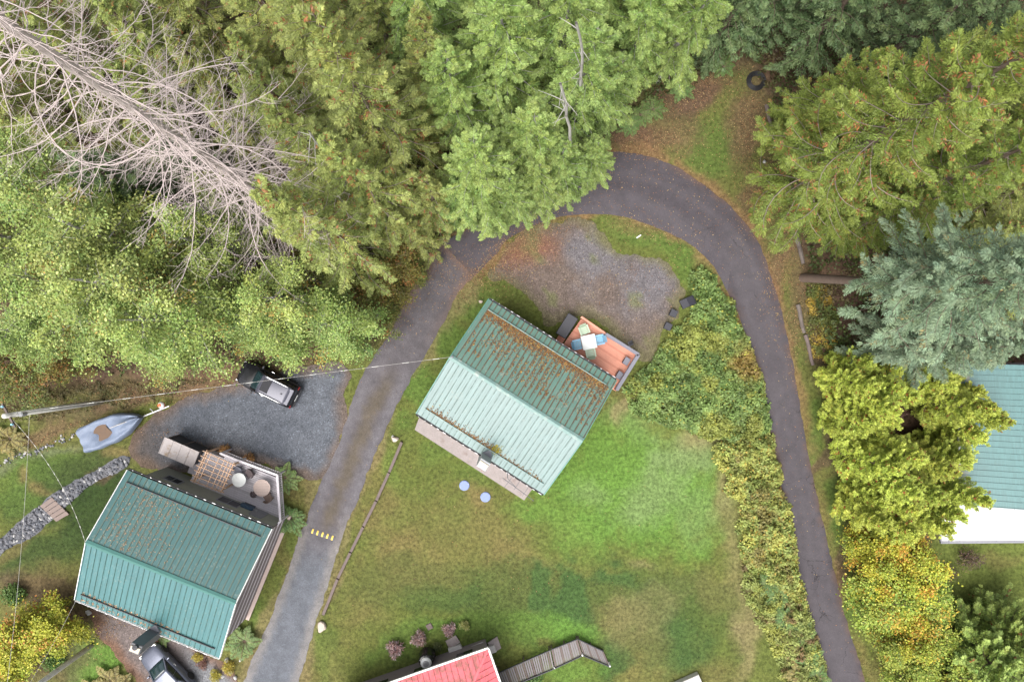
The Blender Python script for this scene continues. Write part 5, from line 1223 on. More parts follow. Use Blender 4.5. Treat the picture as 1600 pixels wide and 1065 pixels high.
def conifer(H, R, nb, seed, cols, c0=.12, pexp=.85, elo=-8, ehi=40, droop=.35, up=.25, fpm=6.5, fl=1.0, nl=9, ll=.26, lw=.085, fdroop=.25, flag=None, flagp=0.0, bend=(0, 0), trunk_r=.3, bark='bark', limb=None, gap=0.0, fang=52, bare=.12, wig=.25):
    rng = np.random.default_rng(seed); F = Fol(); limbs = []
    hz = np.linspace(0, 1, 16); wob = rng.normal(0, .12, 2)
    def axis(h):
        h = np.asarray(h, float); t = h / H
        return np.stack([bend[0] * np.sin(t * 1.6) * (1 - .3 * t) + wob[0] * np.sin(t * 5), bend[1] * np.sin(t * 1.6) * (1 - .3 * t) + wob[1] * np.cos(t * 4) - wob[1], h], -1)
    tr = [(axis(hz * H), trunk_r * (1 - hz) ** .8 + .015)]
    sect = rng.uniform(0, 6.28)
    for i in range(nb):
        u = (i + rng.uniform(0, 1)) / nb; h = H * (c0 + (.99 - c0) * u ** .92)
        az = i * 2.39996 + rng.normal(0, .3)
        L = R * max(.10, (1 - u) ** pexp * min(1, .62 + u * 3.2)) * rng.uniform(.7, 1.13)
        if gap and rng.random() < gap: L *= .5
        e = math.radians(elo + (ehi - elo) * u ** 1.4 + rng.normal(0, 6))
        t = np.linspace(0, 1, 9); zc = L * (math.tan(e) * t - droop * t ** 2 * (1 - .5 * u) + up * t ** 3)
        az_t = az + wig * rng.normal() * t ** 1.5
        base = axis(h)
        pts = base + np.stack([np.cos(az_t) * L * t, np.sin(az_t) * L * t, zc], 1)
        limbs.append((pts + UP * (.05 if limb else 0), (.010 + .0085 * L) * (1.25 if limb else 1) * (1 - t * .85)))
        nf = int(fpm * L) + 5; tf = np.sort(bare + (1 - bare) * rng.uniform(0, 1, nf) ** .8); tf[-1] = 1
        fp = np.stack([np.interp(tf, t, pts[:, k]) for k in range(3)], 1)
        T = nrmz(np.stack([np.interp(tf, t, np.gradient(pts[:, k])) for k in range(3)], 1))
        S = nrmz(np.cross(T, UP)); side = np.where(np.arange(nf) % 2 == 0, 1.0, -1.0); side[-1] = 0
        a = np.radians(fang + rng.normal(0, 12, nf)) * (1 - .45 * tf)
        d = nrmz(T * np.cos(a)[:, None] + S * (side * np.sin(a))[:, None] + rng.normal(0, .12, (nf, 3)))
        f_len = fl * (.30 + .70 * (1 - tf) ** .7 * np.minimum(1, .4 + tf * 2)) * min(1.0, .35 + L / 3.2) * rng.uniform(.7, 1.2, nf)
        s = (np.arange(nl) + .6) / nl
        pos_ = fp[:, None] + d[:, None] * (f_len[:, None] * s[None])[..., None] - UP * (fdroop * f_len[:, None] * s[None] ** 2)[..., None]
        S2 = nrmz(np.cross(d, UP)); sg = np.where(np.arange(nl) % 2 == 0, 1.0, -1.0); sg[-1] = 0
        b = math.radians(42)
        D = d[:, None] * math.cos(b) + S2[:, None] * (sg * math.sin(b))[None, :, None] + rng.normal(0, .16, (nf, nl, 3)) - UP * (fdroop * .7)
        lt = ll * (.65 + .5 * (1 - s))[None] * rng.uniform(.7, 1.25, (nf, nl))
        Nn = UP + rng.normal(0, .35, (nf, nl, 3))
        bt = rng.random(); base_c = np.asarray(cols[0]) * (1 - bt) + np.asarray(cols[1]) * bt
        fc = hsvj(rng, base_c, nf, .14, .05)
        tip = np.clip(tf - .55, 0, 1)[:, None] * .55; fc = fc * (1 - tip) + np.asarray(cols[2])[None] * tip
        if flag is not None:
            m = rng.random(nf) < flagp * (1.3 - .6 * tf); pass
        C = fc[:, None] * np.clip(rng.normal(1, .16, (nf, nl, 1)), .55, 1.5)
        if flag is not None:
            mm = m[:, None] & (rng.random((nf, nl)) < .55); C[mm] = hsvj(rng, flag, int(mm.sum()), .28, .1)
        F.add(pos_.reshape(-1, 3), D.reshape(-1, 3), Nn.reshape(-1, 3), lt.ravel(), (lt * lw / ll * rng.uniform(.8, 1.25, (nf, nl))).ravel(), C.reshape(-1, 3))
    return tubes_mesh('trunk', tr, bark, 9), tubes_mesh('limbs', limbs, limb or bark, 3), F.mesh('crown')

def broadleaf(H, R, seed, cols, nlimb=22, c0=.35, ntw=7, nleaf=110, ll=.145, lw=.095, clump=.55, bark='alder_bark', trunk_r=.2, bend=(0, 0), flat=.55, elev=(25, 62), accent=None, accp=0.0):
    rng = np.random.default_rng(seed); F = Fol(); limbs = []
    hz = np.linspace(0, 1, 12); wob = rng.normal(0, .2, 2)
    def axis(h):
        t = np.asarray(h, float) / H
        return np.stack([bend[0] * t ** 1.5 + wob[0] * np.sin(t * 5), bend[1] * t ** 1.5 + wob[1] * np.sin(t * 4), np.asarray(h, float)], -1)
    tr = [(axis(hz * H * .93), trunk_r * (1 - hz) ** .75 + .02)]
    for i in range(nlimb):
        u = (i + rng.random()) / nlimb; h = H * (c0 + (.88 - c0) * u); az = i * 2.4 + rng.normal(0, .35)
        L = R * (1.12 - .62 * u) * rng.uniform(.7, 1.15) * min(1, .65 + 1.6 * u); e = math.radians(rng.uniform(*elev) * (.6 + .6 * u))
        t = np.linspace(0, 1, 8); base = axis(h); hx_ = L * np.cos(e) * t
        aa = az + rng.normal(0, .25) * t; zz_ = L * (math.sin(e) * t * (1 - .42 * t))
        pts = base + np.stack([np.cos(aa) * hx_, np.sin(aa) * hx_, zz_], 1) + np.concatenate([np.zeros((1, 3)), rng.normal(0, .05 * L / 3, (7, 3))])
        limbs.append((pts, (.014 + .011 * L) * (1 - t * .8)))
        bt = rng.random(); base_c = np.asarray(cols[0]) * (1 - bt) + np.asarray(cols[1]) * bt
        for k in range(ntw):
            f = rng.uniform(.28, 1.0) if k else 1.0; q0 = np.array([np.interp(f, t, pts[:, j]) for j in range(3)])
            dr = np.array([math.cos(az + rng.normal(0, .9)), math.sin(az + rng.normal(0, .9)), rng.normal(.22, .3)]); tl = rng.uniform(.5, 1.25) * R * .32
            q1 = q0 + nrmz(dr) * tl; q2 = q1 + np.array([0, 0, -.12 * tl])
            limbs.append((np.stack([q0, q0 + (q1 - q0) * .55 + [0, 0, .05], q2]), [.012, .008, .003]))
            n = int(nleaf * rng.uniform(.6, 1.3)); s = rng.uniform(.1, 1.1, n)[:, None]
            sp = clump * rng.uniform(.7, 1.2)
            P = q0 + (q2 - q0) * s + rng.normal(0, sp * .5, (n, 3)) * [1, 1, flat]
            D = rng.normal(0, 1, (n, 3)) * [1, 1, .35] + nrmz(dr) * .5 - UP * .25
            tone = hsvj(rng, base_c, 1, .16, .06)[0]
            C = hsvj(rng, tone, n, .11, .04)
            m = rng.random(n) < .13; C[m] = hsvj(rng, cols[2], int(m.sum()), .15, .05)
            if accent is not None and rng.random() < accp: m = rng.random(n) < .75; C[m] = hsvj(rng, accent, int(m.sum()), .2, .1)
            l_ = ll * rng.uniform(.65, 1.3, n); F.add(P, D, UP + rng.normal(0, .55, (n, 3)), l_, l_ * lw / ll, C)
    return tubes_mesh('trunk', tr, bark, 9), tubes_mesh('limbs', limbs, bark, 3), F.mesh('crown')

def shrub(R, H, n, seed, cols, ll=.13, lw=.09, lumps=9, stems=9, accent=None, accp=.0, bark='twig', upright=0.0, shell=.5):
    """rounded bush of several lumps"""
    rng = np.random.default_rng(seed); F = Fol(); limbs = []
    cs = []
    for i in range(lumps):
        a = i * 2.4 + rng.normal(0, .4); r = R * .62 * math.sqrt((i + .3) / lumps); cs.append((np.array([r * math.cos(a), r * math.sin(a), H * rng.uniform(.42, .66) * (1 - .35 * r / R)]), R * rng.uniform(.36, .52), H * rng.uniform(.32, .46)))
    per = n // lumps
    for c, rr, hh in cs:
        d = nrmz(rng.normal(0, 1, (per, 3)) + UP * .35); k = rng.uniform(shell, 1.08, (per, 1)) ** .7
        P = c + d * k * [rr, rr, hh]; P[:, 2] = np.maximum(P[:, 2], .05)
        D = d * .6 + rng.normal(0, .7, (per, 3)) * [1, 1, .5] + UP * upright
        tone = rng.random(); C = hsvj(rng, np.asarray(cols[0]) * (1 - tone) + np.asarray(cols[1]) * tone, per, .18, .07)
        m = rng.random(per) < .2; C[m] = hsvj(rng, cols[2], int(m.sum()), .15, .06)
        if accent is not None:
            kx = vnoise(P[:, 0] + seed, P[:, 1], R * .35, seed) < accp; C[kx] = hsvj(rng, accent, int(kx.sum()), .2, .1)
        l_ = ll * rng.uniform(.65, 1.3, per); F.add(P, D, UP * .6 + d * .7 + rng.normal(0, .45, (per, 3)), l_, l_ * lw / ll, C)
        limbs.append((np.stack([[0, 0, 0], c * [.5, .5, .55], c + [0, 0, hh * .4]]), [.03, .02, .006]))
    return tubes_mesh('stems', limbs, bark, 3), F.mesh('leaves')

def fern(seed, n=16, L=.9, col=(.09, .16, .04), col2=(.15, .2, .06)):
    rng = np.random.default_rng(seed); F = Fol(); ribs = []
    for i in range(n):
        a = i * 2 * math.pi / n + rng.normal(0, .15); l = L * rng.uniform(.75, 1.15); e = math.radians(rng.uniform(35, 62)); t = np.linspace(0, 1, 10)
        r = l * np.cos(e) * t * 1.25; z = l * (math.sin(e) * t * 1.1 - .85 * t ** 2 * math.sin(e)) + .03
        pts = np.stack([np.cos(a) * r, np.sin(a) * r, z], 1); ribs.append((pts, .012 * (1 - t * .8)))
        m = 18; tt = np.linspace(.12, 1, m); P = np.stack([np.interp(tt, t, pts[:, k]) for k in range(3)], 1); T = np.array([math.cos(a), math.sin(a), 0]); S = np.array([-math.sin(a), math.cos(a), 0])
        for s in (1, -1):
            D = S * s + T * .45 + rng.normal(0, .08, (m, 3)); w = l * .24 * np.sin(math.pi * (.12 + .83 * tt)) + .02
            k = rng.random(); F.add(P, D, np.tile(UP, (m, 1)) + rng.normal(0, .2, (m, 3)), w, .055 + 0 * w, hsvj(rng, np.asarray(col) * (1 - k) + np.asarray(col2) * k, m, .15, .05))
    return tubes_mesh('ribs', ribs, 'twig', 3), F.mesh('fronds')

def plant(name, label, cat, meshes, loc, rz=0.0, s=1.0, group=None):
    t = thing(name, label, cat, loc, rz, group); t.scale = (s,) * 3 if not hasattr(s, '__len__') else s
    for me in meshes:
        nm = me.name.split('.')[0]; obj(nm, me, 'foliage' if nm in ('crown', 'leaves', 'fronds') else None, t)
    return t

ALDER = [(.145, .215, .06), (.205, .265, .085), (.33, .385, .16)]
FIRL = [(.135, .20, .05), (.19, .255, .075), (.32, .375, .145)]
CEDAR = [(.125, .15, .036), (.19, .205, .055), (.34, .345, .13)]
CEDY = [(.14, .17, .028), (.22, .24, .05), (.39, .385, .12)]
HEDGE = [(.20, .25, .04), (.31, .355, .065), (.50, .52, .15)]
BLUEF = [(.125, .18, .10), (.19, .25, .155), (.34, .41, .285)]
DARKF = [(.065, .105, .042), (.10, .145, .06), (.175, .225, .105)]
FLAG = (.29, .135, .05)

def lift(p, k): return [tuple(min(.75, c * f) for c, f in zip(q, k)) for q in p]
ALDER = lift(ALDER, (1.38, 1.36, 1.15)); FIRL = lift(FIRL, (1.2, 1.26, 1.12)); CEDAR = lift(CEDAR, (1.36, 1.46, 1.4)); CEDY = lift(CEDY, (.84, 1.0, .85)); HEDGE = lift(HEDGE, (1.42, 1.45, 1.2)); BLUEF = lift(BLUEF, (.98, 1.02, .98)); DARKF = lift(DARKF, (1.05, 1.1, 1.0))
# ---------------- the forest: prototypes, then individuals
pr_cedar = [conifer(25, 4.3, 120, 11, CEDAR, limb='pale_limb', flag=FLAG, flagp=.10, bark='bark', droop=.55, up=.42, fl=1.05, nl=14, ll=.21, lw=.07),
            conifer(22, 4.0, 110, 12, CEDAR, limb='pale_limb', flag=FLAG, flagp=.13, droop=.5, up=.4, gap=.15, nl=14, ll=.21, lw=.07),
            conifer(15, 3.4, 90, 13, CEDAR, limb='pale_limb', flag=FLAG, flagp=.10, droop=.45, up=.35, nl=13, ll=.2, lw=.07)]
pr_under = [None, conifer(17, 3.6, 95, 15, CEDAR, limb='pale_limb', flag=FLAG, flagp=.07, droop=.5, up=.4, nl=13, ll=.21, lw=.07), conifer(13, 3.2, 85, 14, CEDAR, limb='pale_limb', flag=FLAG, flagp=.06, droop=.45, up=.35, nl=13, ll=.2, lw=.07)]
pr_fir = [conifer(19, 3.5, 125, 21, FIRL, bark='alder_bark', c0=.2, pexp=.6, elo=-4, ehi=42, droop=.25, up=.12, fl=.85, fpm=9, nl=12, ll=.19, lw=.075, trunk_r=.2, gap=.2, fdroop=.18),
          conifer(17, 3.2, 115, 22, FIRL, bark='alder_bark', c0=.18, pexp=.55, elo=-6, ehi=40, droop=.25, up=.10, fl=.85, fpm=9, nl=12, ll=.19, lw=.075, trunk_r=.18, gap=.2, fdroop=.18)]
pr_alder = [broadleaf(18, 3.5, 31, ALDER, bend=(.8, .4), accent=(.30, .24, .06), accp=.06), broadleaf(16, 3.3, 32, ALDER, bend=(-.5, .6), accent=(.30, .24, .06), accp=.05), broadleaf(14, 3.1, 33, ALDER, nlimb=20, accent=(.30, .22, .05), accp=.08)]
pr_dark = [conifer(14, 2.9, 80, 41, DARKF, c0=.1, pexp=.7, droop=.25, up=.1, fl=.8, ll=.22), conifer(11, 2.5, 70, 42, DARKF, c0=.08, pexp=.7, droop=.3, up=.12, fl=.75, ll=.22)]
pr_olive = [broadleaf(7, 2.6, 51, [(.12, .125, .025), (.165, .155, .03), (.27, .23, .06)], nlimb=14, c0=.15, nleaf=60, bark='twig', trunk_r=.09, accent=(.33, .17, .05), accp=.22),
            broadleaf(5.5, 2.3, 52, [(.10, .13, .03), (.15, .17, .035), (.25, .25, .07)], nlimb=12, c0=.12, nleaf=60, bark='twig', trunk_r=.08, accent=(.32, .15, .05), accp=.15)]
OWN = {(572, 512): 'alder whose outermost boughs hang over the gravel lane', (440, 508): 'small alder spreading its boughs over the black car', (325, 548): 'small alder rising from the brown bank between boat trailer and black car', (165, 520): 'small alder behind the bank utility pole',
       (425, 415): 'alder directly below the lower trunk of the dead tree', (868, 300): 'small light conifer whose tips hang over the paved bend', (725, 345): 'small light conifer between the olive cedars and the driveway', (1028, 128): 'light conifer closest to the mossy clearing', (665, 385): 'small olive cedar leaning out over the lane',
       (585, 405): 'olive cedar rooted next to the dead tree, nearest the alders', (1098, 95): 'dark fir between the light conifers and the pipe coil', (1230, 95): 'dark fir just behind the pipe coil', (95, 590): 'olive bush right behind the bank utility pole', (610, 445): 'olive bush overhanging the lane below the olive cedars'}
def forest(name, protos, spots, label, group, cat='tree'):
    lab0 = label
    for i, sp in enumerate(spots):
        label = OWN.get((sp[0], sp[1]), lab0)
        px, py = sp[0], sp[1]; s = sp[2] if len(sp) > 2 else 1.0; k = sp[3] if len(sp) > 3 else i % len(protos); p = G(px, py)
        plant(name, label, cat, protos[k], (p.x, p.y, -.02), rnd.uniform(0, 6.28), s, group)
forest('alder_tree', pr_alder, [(245, 350, 1.0, 0), (325, 425, 1.05, 0), (235, 465, 1, 1), (425, 415, .95, 1), (405, 500, 1, 0), (515, 468, .92, 1), (572, 512, .85, 2), (512, 508, .9, 2), (320, 515, 1, 1), (370, 470, 1.05, 0), (190, 410, 1, 1), (440, 508, .68, 2), (280, 380, 1, 2), (165, 520, .8, 2), (325, 548, .7, 2), (470, 500, .9, 2)],
       'light green alder in the leafy stand above the parked black car', 'alders above the gravel parking')
forest('cedar_tree', pr_cedar, [(585, 405, .9, 0), (630, 345, .95, 1), (690, 335, .8, 2), (575, 320, .95, 1), (645, 270, 1, 0), (530, 250, .85, 1), (605, 205, .95, 0), (700, 195, .8, 1), (665, 385, .7, 2), (560, 175, .9, 1), (480, 215, .8, 2)],
       'olive green cedar with brown tipped sprays beside the bare dead tree', 'olive cedars beside the dead tree')
forest('undergrowth_cedar', pr_under, [(395, 330, .75, 2), (330, 265, .8, 2), (420, 235, .8, 2), (300, 190, .8, 2), (200, 290, .8, 2), (370, 150, .8, 2), (455, 320, .6, 2), (250, 230, .8, 2), (455, 150, .8, 2), (180, 130, 1, 1), (260, 60, 1, 1), (360, 70, 1, 2), (120, 210, 1, 1), (60, 120, 1, 2), (480, 90, .9, 1), (560, 90, .95, 1), (630, 120, .9, 1), (20, 250, .9, 2), (300, 120, .9, 2), (640, 40, .9, 1)],
       'shorter dark cedar growing below the bare dead branches', 'shorter cedars under the dead tree')
forest('hemlock_tree', pr_fir, [(765, 322, .9, 0), (820, 285, .92, 1), (868, 300, .72, 1), (725, 345, .62, 1), (795, 335, .62, 0), (838, 318, .68, 1), (772, 352, .5, 1), (905, 285, .55, 0), (885, 225, .95, 0), (930, 205, .72, 1), (795, 190, 1, 0), (872, 150, 1, 0), (960, 130, .95, 1), (1028, 128, .85, 1), (735, 225, .95, 1), (1000, 70, 1, 0), (690, 130, 1, 0), (770, 110, 1, 1), (920, 75, 1, 0)],
       'feathery light green conifer of the stand reaching over the driveway bend', 'light green conifers above the bend')
forest('dark_fir_tree', pr_dark, [(1098, 95, 1, 0), (1160, 62, 1, 1), (1230, 95, 1.05, 0), (1285, 60, 1, 1), (1345, 120, 1.05, 0), (1060, 40, 1, 0), (1420, 150, 1, 0), (1240, 30, 1, 0), (1380, 60, 1, 1), (1480, 60, 1, 0), (300, 330, 1, 0), (360, 290, 1, 1), (1130, 10, 1, 0)],
       'dark green fir in the shaded row behind the clearing', 'dark firs behind the clearing')
forest('vine_maple', pr_olive, [(610, 445, .85, 0), (575, 470, .9, 1), (640, 415, .8, 0), (600, 500, .75, 1), (655, 425, .6, 1), (545, 430, 1, 0), (95, 590, .95, 1), (40, 560, 1, 0), (130, 570, .7, 0), (20, 600, .8, 1), (520, 395, 1, 0), (560, 545, .6, 1)],
       'olive brown leafed bush at the woodland edge', 'olive bushes at the woodland edge')
forest('undergrowth_cedar', pr_under, [(1480, 330, .9, 2), (1500, 250, 1, 2), (1455, 385, .75, 2), (1545, 390, .8, 2), (1505, 425, .7, 2), (1420, 410, .6, 2), (1560, 300, 1, 2), (1440, 220, 1, 1), (1540, 180, 1, 1), (1560, 470, .7, 2), (1460, 480, .6, 2)],
       'shorter cedar filling the gap behind the blue green firs', 'shorter cedars behind the blue green firs')
# special trees on the right
def single(name, label, meshes, px, py, rz=0.0, s=1.0, cat='tree'):
    p = G(px, py); return plant(name, label, cat, meshes, (p.x, p.y, -.02), rz, s)
big = conifer(27, 5.6, 125, 61, CEDY, limb='pale_limb', c0=.13, pexp=.75, elo=-6, ehi=25, droop=.45, up=.5, flag=FLAG, flagp=.17, fl=1.25, fpm=8.5, nl=17, ll=.22, lw=.065, trunk_r=.38, bend=(-.4, .3), wig=.4)
single('cedar_tree', 'tall yellow green cedar whose leaning trunk base shows by the grey log', big, 1212, 314, .4)
cy2 = conifer(21, 4.4, 105, 62, CEDY, limb='pale_limb', c0=.08, pexp=.75, elo=-6, ehi=25, droop=.45, up=.48, flag=FLAG, flagp=.11, fl=1.15, fpm=8.5, nl=15, ll=.21, lw=.065, trunk_r=.3, wig=.4)
for i, (px, py, s, lab) in enumerate(((1275, 262, .95, 'yellow green cedar just behind the tall cedar of the grey log'), (1225, 215, .7, 'lower yellow green cedar leaning over the mossy clearing by the pipe coil'), (1330, 330, .95, 'yellow green cedar between the tall cedar and the blue green fir'), (1350, 215, .95, 'yellow green cedar in front of the dark firs, away from the drive'), (1420, 290, .9, 'outermost yellow green cedar above the blue green fir'), (1295, 370, .62, 'short yellow green cedar beside the bare curved fir trunk'))):
    single('cedar_tree', lab, cy2, px, py, i * 1.3, s)
bf = conifer(24, 4.6, 120, 63, BLUEF, c0=.42, pexp=.75, elo=-4, ehi=35, droop=.35, up=.2, fl=1.05, fpm=8.5, nl=14, ll=.21, lw=.07, trunk_r=.33, bend=(1.8, -1.7), gap=.3, fdroop=.28, wig=.5, flag=(.22, .2, .09), flagp=.06)
single('douglas_fir', 'blue green fir with a bare curved trunk base by the driveway', bf, 1255, 434, 0)
bf2 = conifer(15, 3.8, 95, 64, BLUEF, c0=.15, pexp=.75, elo=-4, ehi=35, droop=.3, up=.18, fl=1.0, fpm=8.5, nl=13, ll=.21, lw=.07, trunk_r=.2, flag=(.22, .2, .09), flagp=.05)
single('douglas_fir', 'blue green fir growing next to the sea green neighbour roof', bf2, 1350, 540, 0, .95)
single('douglas_fir', 'low blue green fir overhanging the top of the sea green roof', bf2, 1468, 528, 1, .75)
single('bare_shrub', 'purple brown leafless bush in a hollow of the hedge cedars', shrub(1.3, 2.6, 500, 97, [(.16, .09, .08), (.22, .10, .07), (.25, .16, .12)], .2, .03, 9, upright=.4), 1376, 645, 0, 1.0, 'shrub')
single('douglas_fir', 'smaller blue green fir between the cedars and the neighbour roof', bf2, 1400, 455, 2, .85)
# hedge row trees
hd = [conifer(8.0, 1.9, 110, 71, HEDGE, c0=.02, pexp=.8, elo=28, ehi=68, droop=.1, up=.2, wig=.6, gap=.25, fl=.8, fpm=12, nl=13, ll=.16, lw=.06, flag=(.30, .06, .03), flagp=.035, trunk_r=.12), conifer(6.2, 1.8, 95, 72, HEDGE, c0=.02, pexp=.75, elo=28, ehi=68, droop=.1, up=.2, wig=.6, gap=.25, fl=.75, fpm=12, nl=13, ll=.16, lw=.06, flag=(.32, .07, .03), flagp=.035, trunk_r=.1)]
hs_ = [(1285, 590), (1292, 650), (1305, 705), (1318, 758), (1350, 610), (1355, 690), (1372, 740), (1352, 800), (1420, 625), (1425, 695), (1432, 745), (1395, 790), (1300, 620), (1340, 575), (1330, 690), (1400, 590), (1330, 730), (1318, 640), (1385, 705), (1450, 665), (1345, 765), (1415, 770), (1310, 780), (1452, 605), (1462, 640), (1300, 565), (1320, 600), (1430, 600)]
for i, (px, py) in enumerate(hs_):
    p = G(px, py); plant('hedge_cedar', 'bright yellow green hedge cedar between the driveway verge and neighbour roof', 'tree', hd[i % 2], (p.x, p.y, -.02), i * 1.1, rnd.uniform(.85, 1.1), 'hedge cedars by the neighbour')
YEL = [(.40, .37, .035), (.30, .35, .045), (.62, .52, .07)]
ym = [broadleaf(5.5, 2.2, 81, YEL, nlimb=16, c0=.1, nleaf=70, ll=.16, lw=.12, bark='twig', trunk_r=.08, accent=(.55, .30, .05), accp=.14), broadleaf(4.6, 2.0, 82, [(.21, .30, .045), (.29, .35, .06), (.46, .47, .10)], nlimb=15, c0=.1, nleaf=70, ll=.15, lw=.11, bark='twig', trunk_r=.08, accent=(.50, .33, .05), accp=.12)]
for i, (px, py, k) in enumerate(((1335, 850, 0), (1375, 838, 0), (1355, 885, 0), (1395, 870, 0), (1370, 925, 0), (1345, 915, 1), (1410, 915, 1), (1385, 965, 0), (1370, 985, 1), (1405, 1000, 1), (1420, 955, 1), (1400, 1040, 1), (1440, 1020, 1))):
    p = G(px, py); plant('maple_shrub', ['golden yellow maple shrub below the hedge cedars', 'green and yellow maple shrub at the foot of the golden shrubs'][k], 'shrub', ym[k], (p.x, p.y, -.02), i * .9, rnd.uniform(.85, 1.1), ['golden shrubs by the drive', 'green yellow shrubs by the drive'][k])
LAUR = [(.20, .285, .06), (.29, .38, .085), (.46, .53, .17)]
lr = [conifer(6, 3.0, 95, 91, LAUR, c0=.02, pexp=.45, elo=5, ehi=55, droop=.25, up=.2, fl=.75, fpm=9, nl=10, ll=.24, lw=.10, flag=(.25, .06, .03), flagp=.025, trunk_r=.12)]
for i, (px, py) in enumerate(((1480, 985), (1530, 960), (1475, 1040), (1540, 1030), (1500, 1090), (1440, 1070))):
    p = G(px, py); plant('cypress_bush', 'deep green cypress bush on the lawn below the white patio cover', 'shrub', lr[0], (p.x, p.y, -.02), i * 1.7, rnd.uniform(.85, 1.05), 'deep green bushes below the patio cover')
sb = shrub(1.0, 1.3, 900, 95, [(.10, .06, .06), (.13, .08, .06), (.18, .16, .06)], .12, .05)
single('purple_bush', 'dull purple brown bush between the white patio cover and the dark bushes', sb, 1505, 868, 0, 1.1, 'shrub')
single('purple_bush', 'dark purple bush touching the golden shrubs', sb, 1478, 892, 2, .8, 'shrub')

# dead tree: trunk and every branch its own piece
rng = np.random.default_rng(77)
pb = G(500, 365); dt = thing('dead_tree', 'tall bare dead conifer with pale grey branches', 'tree', (pb.x, pb.y, -.05))
HD = 37.0; lean = np.array([-.9, 1.75])
def dax(h):
    t = np.asarray(h) / HD; return np.stack([lean[0] * t, lean[1] * t, np.asarray(h, float)], -1)
hz = np.linspace(0, HD, 60)
me = tubes_mesh('trunk', [(dax(hz), .225 - .07 * hz / HD + .012 * np.sin(hz * 2.1) + .008 * np.sin(hz * 5.3))], 'dead_trunk', 14); obj('trunk', me, None, dt)
for i in range(290):
    u = (i + rng.random()) / 290; h = 5 + 31 * u; az = i * 2.4 + rng.normal(0, .3)
    L = (5.8 * (1 - u) ** .5 + 1.6) * rng.uniform(.35, 1.12); t = np.linspace(0, 1, 12)
    e = math.radians(rng.normal(-8, 9)); aa = az + rng.normal(0, .5) * t ** 1.4
    b0_ = dax(h); pts = b0_ + np.stack([np.cos(aa) * L * t, np.sin(aa) * L * t, L * (math.tan(e) * t - .28 * t ** 2 + .34 * t ** 3.2)], 1)
    pts[1:-1] += rng.normal(0, .02, (10, 3))
    ln = [(pts, (.010 + .0055 * L) * (1 - .8 * t))]
    for k in range(int(L * rng.uniform(2.5, 5.5))):
        f = rng.uniform(.25, .97); q0 = np.array([np.interp(f, t, pts[:, j]) for j in range(3)]); a2 = np.interp(f, t, aa) + rng.choice([-1, 1]) * rng.uniform(.4, 1.0); l2 = L * rng.uniform(.10, .3) * (1.15 - f * .6)
        s = np.linspace(0, 1, 6); q = q0 + np.stack([np.cos(a2 + .4 * s * rng.normal()) * l2 * s, np.sin(a2 + .3 * s) * l2 * s, l2 * (-.15 * s + rng.uniform(-.1, .35) * s ** 2)], 1); ln.append((q, .0075 * (1 - .7 * s)))
        if rng.random() < .6:
            q0b = q[3]; a3 = a2 + rng.choice([-1, 1]) * .7; l3 = l2 * .5; q3 = q0b + np.stack([np.cos(a3) * l3 * s, np.sin(a3) * l3 * s, -.1 * l3 * s], 1); ln.append((q3, .007 * (1 - .7 * s)))
    obj('branch', tubes_mesh('branch', ln, 'dead_bark', 4), None, dt)

st_ = []
for i in range(150):
    h = rng.uniform(3, 36); az = rng.uniform(0, 6.28); L = rng.uniform(.25, .9); s = np.linspace(0, 1, 4)
    st_.append((dax(h) + np.stack([np.cos(az) * L * s, np.sin(az) * L * s, -.2 * L * s + rng.normal(0, .03, 4)], 1), .022 * (1 - .6 * s)))
tag(obj('branch_stubs', tubes_mesh('branch_stubs', st_, 'dead_bark', 4), None, dt), kind='stuff')
# two bare pale stems standing among the light conifers
def stem(label, pts, r0):
    b = pts[0]; t = thing('bare_tree', label, 'tree', (b[0], b[1], 0)); P = np.array(pts) - np.array([b[0], b[1], 0])
    h = np.linspace(0, 1, 14); q = np.stack([np.interp(h * P[-1, 2], P[:, 2], P[:, k]) for k in range(3)], 1); q[1:, :2] += rng.normal(0, .05, (13, 2))
    obj('trunk', tubes_mesh('trunk', [(q, r0 * (1 - .55 * h))], 'alder_bark', 8), None, t)
    for i in range(9):
        f = rng.uniform(.6, .98); q0 = np.array([np.interp(f, h, q[:, k]) for k in range(3)]); a = rng.uniform(0, 6.28); L = rng.uniform(.5, 1.4); s = np.linspace(0, 1, 5)
        obj('branch', tubes_mesh('branch', [(q0 + np.stack([np.cos(a) * L * s, np.sin(a) * L * s, L * (.3 * s - .2 * s * s)], 1), .025 * (1 - .7 * s))], 'alder_bark', 4), None, t)
stem('bare white stem poking through the light conifers above the bend', [(4.5, 11.3, 0), (2.85, 11.15, 16), (2.1, 11.1, 20.6)], .13)
stem('bare white stem deeper in the light conifer stand', [(5.0, 14.5, 0), (3.4, 13.7, 17), (2.7, 13.2, 21.5)], .13)
stem('thin bare stem between the olive cedars and the light conifers', [(-10.5, 9.5, 0), (-9.6, 9.6, 15), (-9.2, 9.5, 19)], .10)
